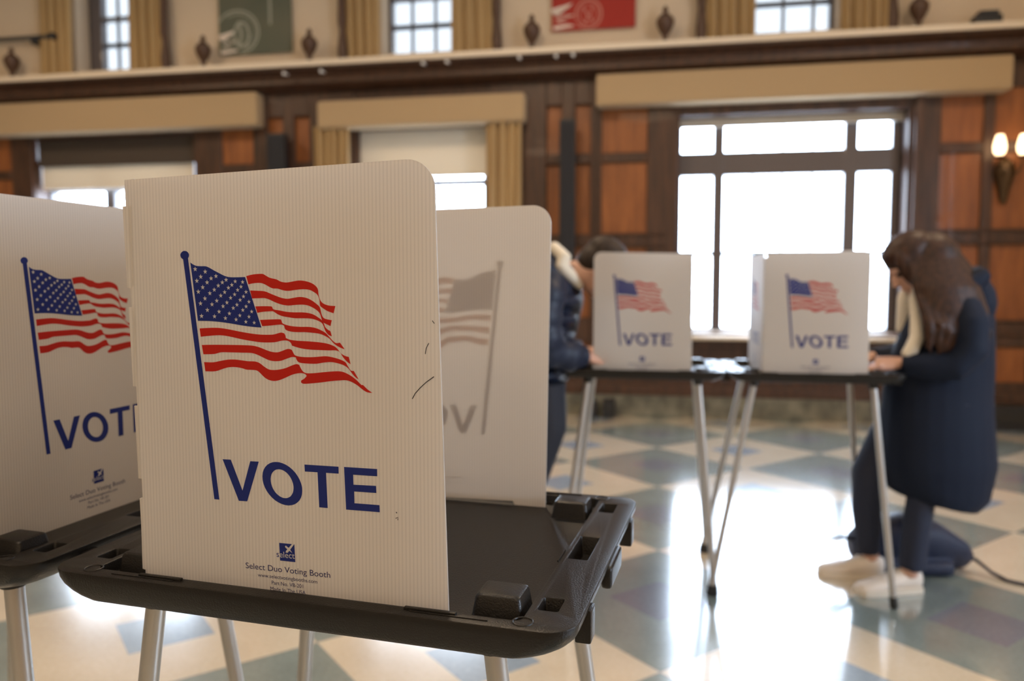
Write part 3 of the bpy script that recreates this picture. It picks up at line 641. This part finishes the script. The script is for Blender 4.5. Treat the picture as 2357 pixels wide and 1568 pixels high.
# urn finials on the ledge
places = ['at the far left end of the ledge', 'left of the grey-green banner', 'right of the grey-green banner', 'left of the red banner', 'right of the red banner', 'at the right, beside the black box']
for s, lb in zip((-6.50, -4.28, -3.14, -0.935, 0.28, 2.40), places):
    e = empty('urn_finial', 'dark carved wooden urn ' + lb, 'urn', group='carved urns on the ledge')
    e.location = Matrix.Translation(W0) @ Matrix.Rotation(WA, 4, 'Z') @ Vector((s, -0.15, 3.397)); e.rotation_euler = (0, 0, WA)
    mb = MB(); mb.lathe([(0.058, 0), (0.058, 0.02), (0.03, 0.035), (0.022, 0.06), (0.026, 0.085), (0.05, 0.12), (0.072, 0.165), (0.080, 0.205), (0.076, 0.23), (0.05, 0.245)], n=20); mb.build('body', M['bronze'], e, smooth=50)
    mb = MB(); mb.lathe([(0.060, 0.240), (0.055, 0.258), (0.030, 0.275), (0.018, 0.29), (0.027, 0.305), (0.024, 0.325), (0.008, 0.345), (0.002, 0.35)], n=20); mb.build('lid', M['bronze'], e, smooth=50)
# little white clips on the cornice edge
for s, z, lb in ((-3.32, 3.273, 'leftmost, above the oak pilaster'), (-2.94, 3.276, 'second from the left, near the banner'), (-1.93, 3.300, 'under the upper middle window, left one'), (-1.70, 3.302, 'under the upper middle window, right one'), (-1.02, 3.305, 'below the urn left of the red banner'), (-0.685, 3.302, 'under the red banner, left one'), (-0.53, 3.304, 'under the red banner, right one')):
    mb = MB(); mb.ball((s, -0.335, z), 0.017, 10); mb.box((s - 0.006, -0.33, z), (s + 0.006, -0.25, z + 0.012), 0.002)
    wthing('cornice_lamp', mb, M['paper'], 'small white lamp clip on the cornice, ' + lb, 'clip lamp', 'white clip lamps along the cornice')
mb = MB(); mb.box((2.82, -0.22, 3.397), (3.03, -0.08, 3.49), 0.01); mb.box((2.85, -0.225, 3.49), (3.0, -0.1, 3.52), 0.005)
wthing('projector_box', mb, M['black'], 'small black box on the ledge at the top right', 'box')
mb = MB(); mb.tube([(-7.6, -0.10, 3.85), (-6.06, -0.10, 3.845)], 0.022, 12); mb.ball((-6.04, -0.10, 3.845), 0.045, 12); mb.box((-6.30, -0.11, 3.78), (-6.22, 0.0, 3.85), 0.01)
wthing('wall_rod', mb, M['black'], 'black rod on the upper wall, cut off at the left edge', 'rod')
# column loudspeakers
for s0, s1, z0, z1, lb in ((-0.665, -0.52, 1.25, 2.765, 'tall black column loudspeaker on the oak pilaster left of the wide window'), (-3.58, -3.39, 1.35, 2.735, 'black column loudspeaker on the pilaster left of the curtained window')):
    e = empty('column_loudspeaker', lb, 'loudspeaker', Matrix.Translation(W0) @ Matrix.Rotation(WA, 4, 'Z') @ Vector(((s0 + s1) / 2, -0.15, z0)), WA, 'column loudspeakers')
    w = (s1 - s0) / 2; h = z1 - z0
    mb = MB(); mb.box((-w, -0.07, 0), (w, 0.03, h), 0.012); mb.box((-0.03, 0.03, h * 0.7), (0.03, 0.06, h * 0.8)); mb.build('cabinet', M['black'], e)
    mb = MB(); mb.box((-w + 0.015, -0.076, 0.03), (w - 0.015, -0.068, h - 0.03), 0.003); mb.build('grille', mat('speaker_cloth', (0.02, 0.02, 0.025), 0.9), e)

# banners with crests (drawn on the hanging cloth)
def thick(p, w):
    n = len(p); L_, R_ = [], []
    for i in range(n):
        t = Vector(p[min(i + 1, n - 1)]) - Vector(p[max(i - 1, 0)]); t.normalize(); q = Vector((-t.y, t.x)) * w
        L_.append((p[i][0] + q.x, p[i][1] + q.y)); R_.append((p[i][0] - q.x, p[i][1] - q.y))
    return L_ + R_[::-1]
def arc(cx, cz, rx, rz_, a0, a1, n=18): return [(cx + rx * math.cos(R(a0 + (a1 - a0) * k / n)), cz + rz_ * math.sin(R(a0 + (a1 - a0) * k / n))) for k in range(n + 1)]
def banner(s0, s1, z0, z1, m, label, parts):
    e = MB(); e.box((s0, -0.035, z0), (s1, -0.025, z1), 0.002); o = e.build('wall_banner', m, None, W0, WA); tag(o, label, 'banner')
    for nm, mt, polys in parts:
        q = MB()
        for i, p in enumerate(polys): q.sheet(p, -0.0355 - 0.0003 * (i % 3))
        q.build(nm, mt, o, fix=False)
    return o
s0, z0 = -4.17, 3.565
banner(s0, -3.375, z0, 5.0, M['banner_green'], 'grey-green wall banner with a pale round crest', [
    ('crest', M['crest_pale'], [thick(arc(s0 + 0.20, z0 + 0.22, 0.235, 0.215, -80, 150), 0.010), thick(arc(s0 + 0.20, z0 + 0.22, 0.205, 0.18, -70, 120), 0.005), thick(arc(s0 + 0.25, z0 + 0.20, 0.08, 0.12, -100, 250), 0.012), thick([(s0 + 0.22, z0 + 0.33), (s0 + 0.25, z0 + 0.20), (s0 + 0.22, z0 + 0.07)], 0.014), thick([(s0 + 0.30, z0 + 0.30), (s0 + 0.34, z0 + 0.18), (s0 + 0.30, z0 + 0.08)], 0.010)]),
    ('letter', M['crest_white'], [thick([(s0 + 0.0, z0 + 0.185), (s0 + 0.19, z0 + 0.235), (s0 + 0.045, z0 + 0.145), (s0 + 0.20, z0 + 0.135), (s0 + 0.05, z0 + 0.10), (s0 + 0.20, z0 + 0.045), (s0 + 0.02, z0 + 0.03)], 0.018)]),
    ('lettering', M['crest_pale'], [thick([(s0 + 0.565, z0 + 0.28), (s0 + 0.56, 4.9)], 0.012)])])
s0, z0 = -0.765, 3.612
banner(s0, 0.012, z0, 5.0, M['banner_red'], 'red wall banner with a white W and round seal', [
    ('letter', M['crest_white'], [thick([(s0 + 0.0, z0 + 0.185), (s0 + 0.19, z0 + 0.235), (s0 + 0.045, z0 + 0.145), (s0 + 0.20, z0 + 0.135), (s0 + 0.05, z0 + 0.10), (s0 + 0.20, z0 + 0.045), (s0 + 0.02, z0 + 0.03)], 0.018)]),
    ('crest', M['crest_pink'], [thick(arc(s0 + 0.345, z0 + 0.14, 0.12, 0.13, -150, 200), 0.010), thick(arc(s0 + 0.345, z0 + 0.14, 0.085, 0.09, -180, 180), 0.005), thick([(s0 + 0.30, z0 + 0.20), (s0 + 0.34, z0 + 0.12), (s0 + 0.31, z0 + 0.05)], 0.010), thick([(s0 + 0.38, z0 + 0.21), (s0 + 0.36, z0 + 0.12), (s0 + 0.39, z0 + 0.06)], 0.008)])])

# wall sconce with two lit shades
e = empty('wall_sconce', 'brass wall sconce with two lit shades at the right edge', 'wall lamp', Matrix.Translation(W0) @ Matrix.Rotation(WA, 4, 'Z') @ Vector((3.165, -0.03, 2.2)), WA)
mb = MB(); mb.lathe([(0.01, -0.26), (0.03, -0.23), (0.05, -0.12), (0.09, 0.0), (0.07, 0.08), (0.03, 0.12), (0.01, 0.14)], n=16); mb.build('backplate', M['brass'], e, smooth=50)
for s in (-1, 1):
    mb = MB(); mb.tube([(0, -0.02, 0.02), (s * 0.04, -0.09, -0.02), (s * 0.08, -0.12, 0.02), (s * 0.092, -0.12, 0.10)], 0.010, 10); mb.lathe([(0.012, 0.09), (0.035, 0.10), (0.038, 0.115), (0.01, 0.12)], (s * 0.092, -0.12, 0.02), 16); mb.build('arm', M['brass'], e, smooth=50)
    mb = MB(); mb.lathe([(0.028, 0.0), (0.045, 0.03), (0.048, 0.075), (0.038, 0.125), (0.026, 0.165)], (s * 0.092, -0.12, 0.14), 20); mb.build('lamp_shade', M['lampglow'], e, smooth=60)
# black floor boxes by the base of the wall
for s, w, h, lb in ((-0.36, 0.12, 0.15, 'black floor box at the wall left of the wide window, left one'), (-0.19, 0.11, 0.17, 'black floor box at the wall left of the wide window, right one'), (3.22, 0.34, 0.20, 'black equipment box on the floor at the right edge')):
    e = MB(); e.box((s - w / 2, -0.24, 0), (s + w / 2, -0.09, h), 0.015, 3); o = e.build('floor_box', M['black'], None, W0, WA); tag(o, lb, 'box', 'black floor boxes')
    q = MB(); q.box((s - w / 2 + 0.02, -0.246, h * 0.35), (s + w / 2 - 0.02, -0.238, h * 0.75), 0.003); q.build('cover', M['rubber'], o)

# ------------------------------------------------------------------ people
def fuse(name, build, mats, parent, voxel=0.010, smooth_it=4):
    """one continuous skin from overlapping limbs (voxel remesh, then relaxed)"""
    mb = MB(); build(mb); me = bpy.data.meshes.new(name)
    bmesh.ops.recalc_face_normals(mb.bm, faces=mb.bm.faces[:]); mb.bm.to_mesh(me); mb.bm.free()
    t = bpy.data.objects.new('tmp', me); COL.objects.link(t)
    m = t.modifiers.new('r', 'REMESH'); m.mode = 'VOXEL'; m.voxel_size = voxel; m.use_smooth_shade = True
    m2 = t.modifiers.new('s', 'SMOOTH'); m2.factor = 0.5; m2.iterations = smooth_it
    dg = bpy.context.evaluated_depsgraph_get(); dg.update(); out = bpy.data.meshes.new_from_object(t.evaluated_get(dg)); bpy.data.objects.remove(t)
    for p in out.polygons: p.use_smooth = True
    out.materials.clear()
    for x in (mats if isinstance(mats, list) else [mats]): out.materials.append(x)
    o = bpy.data.objects.new(name, out); COL.objects.link(o); o.parent = parent; return o
def head(mb, c, face, pitch):
    """cranium, jaw, nose, brow, lips, ears; face = +1 looks along +x, -1 along -x; pitch tips the face down"""
    Mx = Matrix.Translation(c) @ Matrix.Rotation(face * pitch, 4, 'Y')
    def el(p, r):
        mb.ball((p[0] * face, p[1], p[2]), r, 16, Mx)
    el((-0.008, 0, 0.035), (0.096, 0.077, 0.084)); el((0.025, 0, -0.035), (0.062, 0.056, 0.078)); el((0.052, 0, -0.088), (0.026, 0.030, 0.022))
    el((0.078, 0, 0.020), (0.014, 0.044, 0.012)); el((0.094, 0, -0.018), (0.013, 0.010, 0.024)); el((0.104, 0, -0.034), (0.011, 0.013, 0.009))
    el((0.082, 0, -0.060), (0.012, 0.022, 0.007)); el((0.078, 0, -0.072), (0.011, 0.018, 0.007))
    for s in (-1, 1): el((0.0, s * 0.076, -0.010), (0.018, 0.008, 0.030)); el((0.055, s * 0.032, -0.030), (0.022, 0.018, 0.020))
    return Mx
def eyes(parent, Mx, face):
    for s in (-1, 1):
        mb = MB(); mb.ball(Mx @ Vector((face * 0.080, s * 0.031, 0.001)), (0.011, 0.012, 0.008), 10); mb.build('eye', M['darkhair'], parent)
def hand(mb, w, d, up, side, curl=0.5):
    """palm and five fingers from wrist w along direction d; up = back of the hand, side = thumb side"""
    w, d, up, side = Vector(w), Vector(d).normalized(), Vector(up).normalized(), Vector(side).normalized()
    mb.tube([w, w + d * 0.03, w + d * 0.075, w + d * 0.09], [(0.022, 0.022), (0.032, 0.018), (0.038, 0.015), (0.034, 0.012)], 12)
    for k, ln in enumerate((0.070, 0.078, 0.072, 0.056)):
        b = w + d * 0.080 + side * (0.027 - 0.018 * k); L1 = ln * 0.5; dd = (d - up * curl).normalized(); d3 = (d - up * curl * 2.6).normalized()
        mb.tube([b, b + dd * L1, b + dd * L1 + d3 * L1 * 0.6, b + dd * L1 + d3 * L1], [0.0088, 0.0082, 0.0075, 0.005], 8)
    b = w + d * 0.025 + side * 0.028; t = (d * 0.7 + side * 0.6 - up * 0.3).normalized(); mb.tube([b, b + t * 0.035, b + t * 0.05 + d * 0.015], [0.012, 0.010, 0.007], 8)

def shoe(parent, ankle, toe_dir, length=0.27):
    """low canvas shoe: sole, upper, laces"""
    a = Vector((ankle[0], ankle[1], 0)); d = Vector((toe_dir[0], toe_dir[1], 0)).normalized(); s = Vector((-d.y, d.x, 0))
    def ring(t, hw, z0, z1, n=14):
        c = a + d * t; return [c + s * (hw * math.cos(2 * math.pi * k / n)) + Vector((0, 0, (z0 + z1) / 2 + (z1 - z0) / 2 * math.sin(2 * math.pi * k / n))) for k in range(n)]
    h = length
    mb = MB(); mb.ring_loft([ring(-0.25 * h, 0.016, 0.02, 0.085), ring(-0.235 * h, 0.030, 0.012, 0.092), ring(-0.12 * h, 0.036, 0.01, 0.098), ring(0.02 * h, 0.036, 0.01, 0.100), ring(0.16 * h, 0.040, 0.01, 0.088), ring(0.34 * h, 0.046, 0.01, 0.066), ring(0.52 * h, 0.047, 0.01, 0.052), ring(0.66 * h, 0.040, 0.01, 0.044), ring(0.73 * h, 0.025, 0.012, 0.034)])
    o = mb.build('shoe', M['shoe'], parent, smooth=70)
    mb = MB(); pts = []
    out = [(-0.255, 0.020), (-0.24, 0.034), (-0.1, 0.040), (0.1, 0.041), (0.34, 0.050), (0.55, 0.051), (0.68, 0.044), (0.75, 0.026)]
    L_ = [a + d * (t * h) + s * w for t, w in out] + [a + d * (t * h) - s * w for t, w in out[::-1]]
    mb.ring_loft([[p + Vector((0, 0, z)) for p in L_] for z in (0.001, 0.012, 0.024)]); mb.build('sole', M['sole'], o, smooth=30)
    mb = MB()
    for t in (0.14, 0.20, 0.26, 0.32):
        c = a + d * (t * h) + Vector((0, 0, 0.093 - (t - 0.14) * 0.13)); mb.tube([c - s * 0.022 - Vector((0, 0, 0.008)), c + Vector((0, 0, 0.002)), c + s * 0.022 - Vector((0, 0, 0.008))], 0.003, 6)
    mb.build('laces', M['paper'], o)
    return o

# --- man in the navy puffer jacket, bending over the left distant booth (looks to +x)
px, py = 0.0, 3.30
man = empty('person', 'person in a navy puffer jacket with cream collar bending over a voting booth', 'person', (px, py, 0), 0)
def P(x, y, z): return (x, y, z)            # coordinates relative to the empty
def man_body(mb):
    head(mb, (0.375, 0.0, 1.312), 1, R(48)); mb.tube([P(0.20, 0, 1.27), P(0.27, 0, 1.295), P(0.34, 0, 1.30)], [0.062, 0.056, 0.058], 14)
    mb.tube([P(0.06, 0, 0.90), P(0.11, 0, 1.10), P(0.18, 0, 1.26)], [(0.13, 0.10), (0.15, 0.10), (0.12, 0.08)], 16)
    for s, hx in ((-1, 0.36), (1, 0.40)):
        mb.tube([P(0.17, s * 0.17, 1.24), P(0.12, s * 0.22, 1.02), P(0.30, s * 0.13, 0.955)], [0.045, 0.038, 0.026], 10)
        hand(mb, P(0.30, s * 0.13, 0.955), (1, -s * 0.25, -0.12), (0, 0, 1), (0, -s, 0), 0.35)
        mb.tube([P(0.09, s * 0.09, 0.90), P(0.085, s * 0.10, 0.50), P(-0.06, s * 0.10, 0.08)], [0.075, 0.05, 0.035], 12)
b_ = fuse('body', man_body, M['skin'], man, 0.007, 2)
eyes(man, Matrix.Translation((0.375, 0.0, 1.312)) @ Matrix.Rotation(R(48), 4, 'Y'), 1)
def man_jacket(mb):
    mb.tube([P(0.08, 0, 0.84), P(0.08, 0, 0.92), P(0.09, 0, 1.02), P(0.11, 0, 1.14), P(0.14, 0, 1.24), P(0.18, 0, 1.32), P(0.20, 0, 1.355)], [(0.19, 0.14), (0.20, 0.145), (0.20, 0.15), (0.215, 0.15), (0.215, 0.14), (0.15, 0.11), (0.09, 0.08)], 24)
    mb.ball(P(0.115, 0, 1.335), (0.075, 0.10, 0.055))
    for s in (-1, 1):
        pts = [(0.15, s * 0.17, 1.27), (0.13, s * 0.215, 1.20), (0.115, s * 0.235, 1.12), (0.12, s * 0.235, 1.04), (0.14, s * 0.22, 0.985), (0.22, s * 0.17, 0.965), (0.30, s * 0.13, 0.955)]
        mb.tube([P(*p) for p in pts], [0.075, 0.082, 0.076, 0.074, 0.070, 0.060, 0.045], 16)
        # quilting rolls on the sleeve
        for p in pts[1:-1]: mb.ball(P(*p), 0.086 if p[2] > 1.0 else 0.072, 14)
    for z in (0.88, 0.955, 1.03, 1.105, 1.18): # puffer rolls round the trunk
        x = 0.075 + (z - 0.88) * 0.20; mb.ball(P(x, 0, z), (0.160, 0.215, 0.048), 24)
fuse('jacket', man_jacket, M['navy'], man, 0.010, 3)
def collar(mb): mb.tube([P(0.195, -0.115, 1.31), P(0.215, -0.10, 1.355), P(0.175, -0.04, 1.40), P(0.165, 0.04, 1.40), P(0.215, 0.10, 1.355)], [0.026, 0.030, 0.026, 0.026, 0.028], 12); mb.tube([P(0.19, -0.11, 1.33), P(0.24, -0.09, 1.285), P(0.285, -0.05, 1.235)], [0.03, 0.026, 0.016], 12)
fuse('collar', collar, M['fleece'], man, 0.008, 2)
def man_hair(mb):
    Mx = Matrix.Translation((0.375, 0.0, 1.312)) @ Matrix.Rotation(R(48), 4, 'Y')
    def el(p, r):
        mb.ball(p, r, 18, Mx)
    el((-0.020, 0, 0.052), (0.103, 0.088, 0.082)); el((-0.058, 0, 0.0), (0.060, 0.080, 0.075)); el((0.035, 0, 0.090), (0.062, 0.070, 0.040))
fuse('hair', man_hair, M['darkhair'], man, 0.008, 2)
def man_trousers(mb):
    mb.tube([P(0.085, 0, 0.94), P(0.09, 0, 0.86), P(0.10, 0, 0.78)], [(0.155, 0.115), (0.16, 0.12), (0.15, 0.11)], 20)
    for s in (-1, 1): mb.tube([P(0.12, s * 0.085, 0.84), P(0.135, s * 0.095, 0.66), P(0.085, s * 0.10, 0.48), P(0.0, s * 0.10, 0.26), P(-0.07, s * 0.10, 0.08)], [0.102, 0.094, 0.078, 0.066, 0.060], 16)
fuse('trousers', man_trousers, M['blacktrousers'], man, 0.010, 3)
mb = MB(); mb.tube([(0.10, -0.125, 0.86), (0.108, -0.150, 0.80), (0.10, -0.155, 0.72)], [0.006, 0.010, 0.008], 8); mb.build('yellow_strap', M['yellow'], man)
for s in (-1, 1): shoe(man, (-0.08, s * 0.10), (1, 0), 0.28)

# --- long-haired person in the long navy coat, bending over the right distant booth (looks to -x)
wx, wy = 1.68, 3.15
wom = empty('person', 'long-haired person in a long dark navy coat and white shoes at a voting booth', 'person', (wx, wy, 0), 0)
HC = Vector((-0.075, 0.0, 1.33))
def wom_body(mb):
    head(mb, HC, -1, R(35)); mb.tube([P(0.03, 0, 1.20), P(0.0, 0, 1.26), P(-0.04, 0, 1.31)], [0.052, 0.048, 0.050], 14)
    mb.tube([P(0.10, 0, 0.85), P(0.09, 0, 1.02), P(0.04, 0, 1.18)], [(0.13, 0.10), (0.12, 0.09), (0.12, 0.08)], 16)
    for s in (-1, 1):
        mb.tube([P(0.05, s * 0.16, 1.15), P(0.03, s * 0.19, 0.95), P(-0.17, s * 0.12, 0.945)], [0.040, 0.034, 0.022], 10)
        hand(mb, P(-0.165, s * 0.12, 0.945), (-1, -s * 0.25, -0.10), (0, 0, 1), (0, -s, 0), 0.35)
    mb.tube([P(0.07, -0.08, 0.85), P(-0.035, -0.075, 0.48), P(-0.07, -0.055, 0.07)], [0.075, 0.048, 0.032], 12)
    mb.tube([P(0.07, 0.08, 0.85), P(-0.175, 0.085, 0.46), P(-0.150, 0.11, 0.07)], [0.075, 0.048, 0.032], 12)
fuse('body', wom_body, M['skin'], wom, 0.007, 2)
eyes(wom, Matrix.Translation(HC) @ Matrix.Rotation(-R(35), 4, 'Y'), -1)
def wom_coat(mb):
    st = [((0.045, 0.365), (0.16, 0.165)), ((0.050, 0.41), (0.205, 0.175)), ((0.050, 0.52), (0.232, 0.185)), ((0.045, 0.66), (0.222, 0.180)), ((0.045, 0.80), (0.212, 0.165)), ((0.055, 0.92), (0.205, 0.155)), ((0.070, 1.03), (0.180, 0.160)), ((0.080, 1.12), (0.160, 0.165)), ((0.075, 1.19), (0.12, 0.13)), ((0.045, 1.24), (0.07, 0.08))]
    rings = []
    for (x, z), (rx, ry) in st: rings.append([(x + rx * math.cos(2 * math.pi * k / 24), ry * math.sin(2 * math.pi * k / 24), z + (0.035 * math.cos(2 * math.pi * k / 24) if z < 0.45 else 0) * -1) for k in range(24)])
    mb.ring_loft(rings)
    for s in (-1, 1): mb.tube([P(0.055, s * 0.14, 1.17), P(0.06, s * 0.185, 1.10), P(0.05, s * 0.205, 1.00), P(0.00, s * 0.195, 0.94), P(-0.09, s * 0.155, 0.935), P(-0.165, s * 0.12, 0.942)], [0.062, 0.068, 0.066, 0.062, 0.052, 0.038], 16)
fuse('coat', wom_coat, M['coat'], wom, 0.010, 3)
def hood(mb):
    mb.ball(P(0.155, 0, 1.175), (0.092, 0.13, 0.125)); mb.ball(P(0.125, 0, 1.26), (0.07, 0.11, 0.06)); mb.tube([P(0.06, -0.12, 1.23), P(0.14, -0.11, 1.28), P(0.19, 0, 1.29), P(0.14, 0.11, 1.28), P(0.06, 0.12, 1.23)], 0.035, 12)
fuse('hood', hood, M['coat'], wom, 0.010, 3)
def wom_fleece(mb):
    mb.tube([P(-0.060, -0.03, 1.255), P(-0.082, -0.045, 1.19), P(-0.085, -0.07, 1.10), P(-0.095, -0.095, 1.04), P(-0.135, -0.13, 0.99), P(-0.165, -0.14, 0.975)], [0.022, 0.024, 0.025, 0.028, 0.028, 0.016], 12)
    mb.tube([P(-0.060, 0.03, 1.255), P(-0.08, 0.04, 1.19), P(-0.08, 0.05, 1.05)], [0.030, 0.03, 0.026], 12)
fuse('scarf', wom_fleece, M['fleece'], wom, 0.008, 2)
def wom_hair(mb):
    Mx = Matrix.Translation(HC) @ Matrix.Rotation(-R(35), 4, 'Y')
    def el(p, r):
        mb.ball(p, r, 18, Mx)
    el((0.012, 0, 0.052), (0.104, 0.090, 0.080)); el((0.055, 0, 0.005), (0.060, 0.080, 0.085)); el((-0.040, 0, 0.080), (0.05, 0.06, 0.032)); el((-0.045, -0.062, 0.005), (0.042, 0.026, 0.085))
    mb.ball((-0.005, -0.015, 1.325), (0.114, 0.104, 0.134), 24)
    rings = []
    for z, x, y, rx, ry in ((0.965, 0.03, -0.185, 0.030, 0.014), (1.00, 0.025, -0.185, 0.085, 0.030), (1.06, 0.02, -0.175, 0.112, 0.040), (1.15, 0.022, -0.155, 0.122, 0.050), (1.24, 0.005, -0.110, 0.128, 0.070), (1.32, -0.005, -0.05, 0.120, 0.085), (1.40, -0.005, -0.02, 0.08, 0.07)):
        rings.append([(x + rx * math.cos(2 * math.pi * k / 20), y + ry * math.sin(2 * math.pi * k / 20), z) for k in range(20)])
    mb.ring_loft(rings)
    random.seed(11)
    for k in range(34):                       # long locks over the near shoulder and the back
        t = k / 33; x0 = -0.135 + 0.22 * t; y0 = -0.080 - 0.02 * math.sin(math.pi * t); ln = 0.255 + 0.09 * random.random() - 0.08 * abs(t - .45)
        x1 = -0.105 + 0.205 * t + random.uniform(-.012, .012); yb = -0.185 - 0.03 * random.random()
        mb.tube([P(x0 * 0.7 - 0.01, y0 * 0.7, 1.40), P(x0 + 0.015, y0, 1.32), P(x0 * 0.5 + x1 * 0.5 + .01, -0.125, 1.21), P(x1, yb + .01, 1.10), P(x1 + random.uniform(-.02, .02), yb, 1.35 - ln - 0.02), P(x1 + random.uniform(-.03, .03), yb + 0.01, 1.34 - ln - 0.09)], [0.012, 0.016, 0.017, 0.016, 0.012, 0.003], 6)
    for k in range(10):
        y = -0.08 + 0.16 * k / 9; mb.tube([P(0.02, y * .8, 1.38), P(0.055, y, 1.28), P(0.09, y * 1.3, 1.18), P(0.13, y * 1.3, 1.08)], [0.02, 0.024, 0.020, 0.006], 8)
fuse('hair', wom_hair, M['hair'], wom, 0.0065, 1)
def wom_trousers(mb):
    mb.tube([P(0.08, 0, 0.88), P(0.06, 0, 0.78), P(0.05, 0, 0.70)], [(0.12, 0.13), (0.12, 0.13), (0.10, 0.12)], 16)
    mb.tube([P(0.07, -0.08, 0.80), P(0.0, -0.078, 0.60), P(-0.035, -0.075, 0.46), P(-0.050, -0.062, 0.28), P(-0.062, -0.055, 0.10)], [0.088, 0.070, 0.056, 0.054, 0.050], 16)
    mb.tube([P(0.03, 0.08, 0.80), P(-0.10, 0.085, 0.62), P(-0.185, 0.085, 0.46), P(-0.180, 0.10, 0.30), P(-0.160, 0.11, 0.11)], [0.092, 0.080, 0.068, 0.060, 0.048], 16)
fuse('trousers', wom_trousers, M['trousers'], wom, 0.010, 3)
shoe(wom, (-0.085, -0.045), (-1, -0.12), 0.275); shoe(wom, (-0.165, 0.11), (-1, 0.25), 0.265)

# --- backpack lying on the floor
def bag(mb):
    mb.tube([P(0, 0, 0.09), P(0.05, 0, 0.10), P(0.20, 0.0, 0.125), P(0.32, 0, 0.105), P(0.45, 0.0, 0.060), P(0.50, 0, 0.045)], [(0.05, 0.07), (0.085, 0.12), (0.115, 0.15), (0.095, 0.14), (0.052, 0.10), (0.03, 0.05)], 20)
    mb.box(P(0.04, -0.13, 0.005), P(0.40, 0.13, 0.07), 0.03, 3)
e = empty('backpack', 'dark navy backpack lying on the floor behind the white shoes', 'backpack', (1.50, 3.40, 0), R(-6))
fuse('bag', bag, M['bag'], e, 0.010, 4)
mb = MB(); mb.tube([(0.46, 0, 0.075), (0.52, -0.03, 0.055), (0.56, -0.08, 0.02), (0.60, -0.14, 0.006), (0.68, -0.20, 0.006), (0.85, -0.26, 0.006)], [(0.004, 0.014)] * 6, 8); mb.build('strap', M['bag'], e)
mb = MB(); mb.tube([(0.04, -0.05, 0.13), (-0.06, -0.10, 0.16), (-0.13, -0.12, 0.155)], [(0.004, 0.014)] * 3, 8); mb.tube([(-0.10, -0.12, 0.10), (-0.17, -0.14, 0.095)], 0.006, 6); mb.build('strap', M['bag'], e)

# ------------------------------------------------------------------ ceiling lamps (above the frame)
for i, (s, d) in enumerate(((-5.5, -3.0), (-1.2, -3.2), (2.6, -3.4), (-4.5, -8.0), (0.0, -8.2), (2.8, -11.5), (-2.5, -12.0))):
    p = Matrix.Translation(W0) @ Matrix.Rotation(WA, 4, 'Z') @ Vector((s, d, 4.75))
    e = empty('ceiling_lamp', 'warm round ceiling lamp hanging above the hall', 'lamp', p, 0, 'ceiling lamps')
    mb = MB(); mb.lathe([(0.02, 0.65), (0.02, 0.20), (0.06, 0.18), (0.30, 0.12), (0.32, 0.08), (0.02, 0.07)], n=24); mb.build('holder', M['brass'], e, smooth=40)
    mb = MB(); mb.lathe([(0.02, -0.10), (0.18, -0.08), (0.28, -0.02), (0.30, 0.06), (0.02, 0.065)], n=24); mb.build('globe', M['bulbglow'], e, smooth=60)
    l = bpy.data.lights.new('lamp_light', 'AREA'); l.shape = 'DISK'; l.size = 1.1; l.energy = 66 if i < 3 else 56; l.color = (1.0, 0.73, 0.47)
    lo = bpy.data.objects.new('lamp_light', l); COL.objects.link(lo); lo.location = p + Vector((0, 0, -0.25))

# daylight: openings guide the sampling of the sky
def portal(s0, s1, z0, z1, d, rz=0.0, side=None):
    l = bpy.data.lights.new('daylight_opening', 'AREA'); l.shape = 'RECTANGLE'; l.size = (s1 - s0); l.size_y = z1 - z0; l.cycles.is_portal = True
    o = bpy.data.objects.new('daylight_opening', l); COL.objects.link(o)
    T = Matrix.Translation(W0) @ Matrix.Rotation(WA, 4, 'Z')
    if side is None: o.matrix_world = T @ Matrix.Translation(((s0 + s1) / 2, d, (z0 + z1) / 2)) @ Matrix.Rotation(R(-90), 4, 'X')
    else: o.matrix_world = T @ Matrix.Translation((side, (s0 + s1) / 2, (z0 + z1) / 2)) @ Matrix.Rotation(R(-90), 4, 'Z') @ Matrix.Rotation(R(-90), 4, 'X')
for op in lower: portal(op[0], op[1], op[2], op[3], 0.34)
for op in upper: portal(op[0], op[1], op[2], 5.0, 0.34)
for a_, b_ in side_ops: portal(a_, b_, 0.9, 3.4, 0, side=SR + 0.35)

w = bpy.data.worlds.new('overcast_sky'); SC.world = w; w.use_nodes = True; nt = w.node_tree
bg = nt.nodes['Background']; bg.inputs[0].default_value = (0.74, 0.86, 1.0, 1); bg.inputs[1].default_value = 21.0

# ------------------------------------------------------------------ camera
cam = bpy.data.cameras.new('camera'); co = bpy.data.objects.new('camera', cam); COL.objects.link(co)
cam.sensor_width = 36.0; cam.lens = 1800.0 / 2357.0 * 36.0; cam.clip_start = 0.05; cam.clip_end = 200
co.location = (0, 0, 1.25); co.rotation_euler = (R(90 - 4.131), 0, 0)
cam.dof.use_dof = True; cam.dof.focus_distance = 0.86; cam.dof.aperture_fstop = 3.2; cam.dof.aperture_blades = 9
SC.camera = co
SC.view_settings.view_transform = 'Standard'; SC.view_settings.look = 'None'; SC.view_settings.gamma = 1.0; SC.view_settings.use_curve_mapping = False
SC.view_settings.exposure = -0.05
SC.cycles.max_bounces = 8; SC.cycles.diffuse_bounces = 4; SC.cycles.transmission_bounces = 6; SC.cycles.transparent_max_bounces = 12
SC.cycles.sample_clamp_indirect = 6.0; SC.cycles.caustics_reflective = False; SC.cycles.caustics_refractive = False
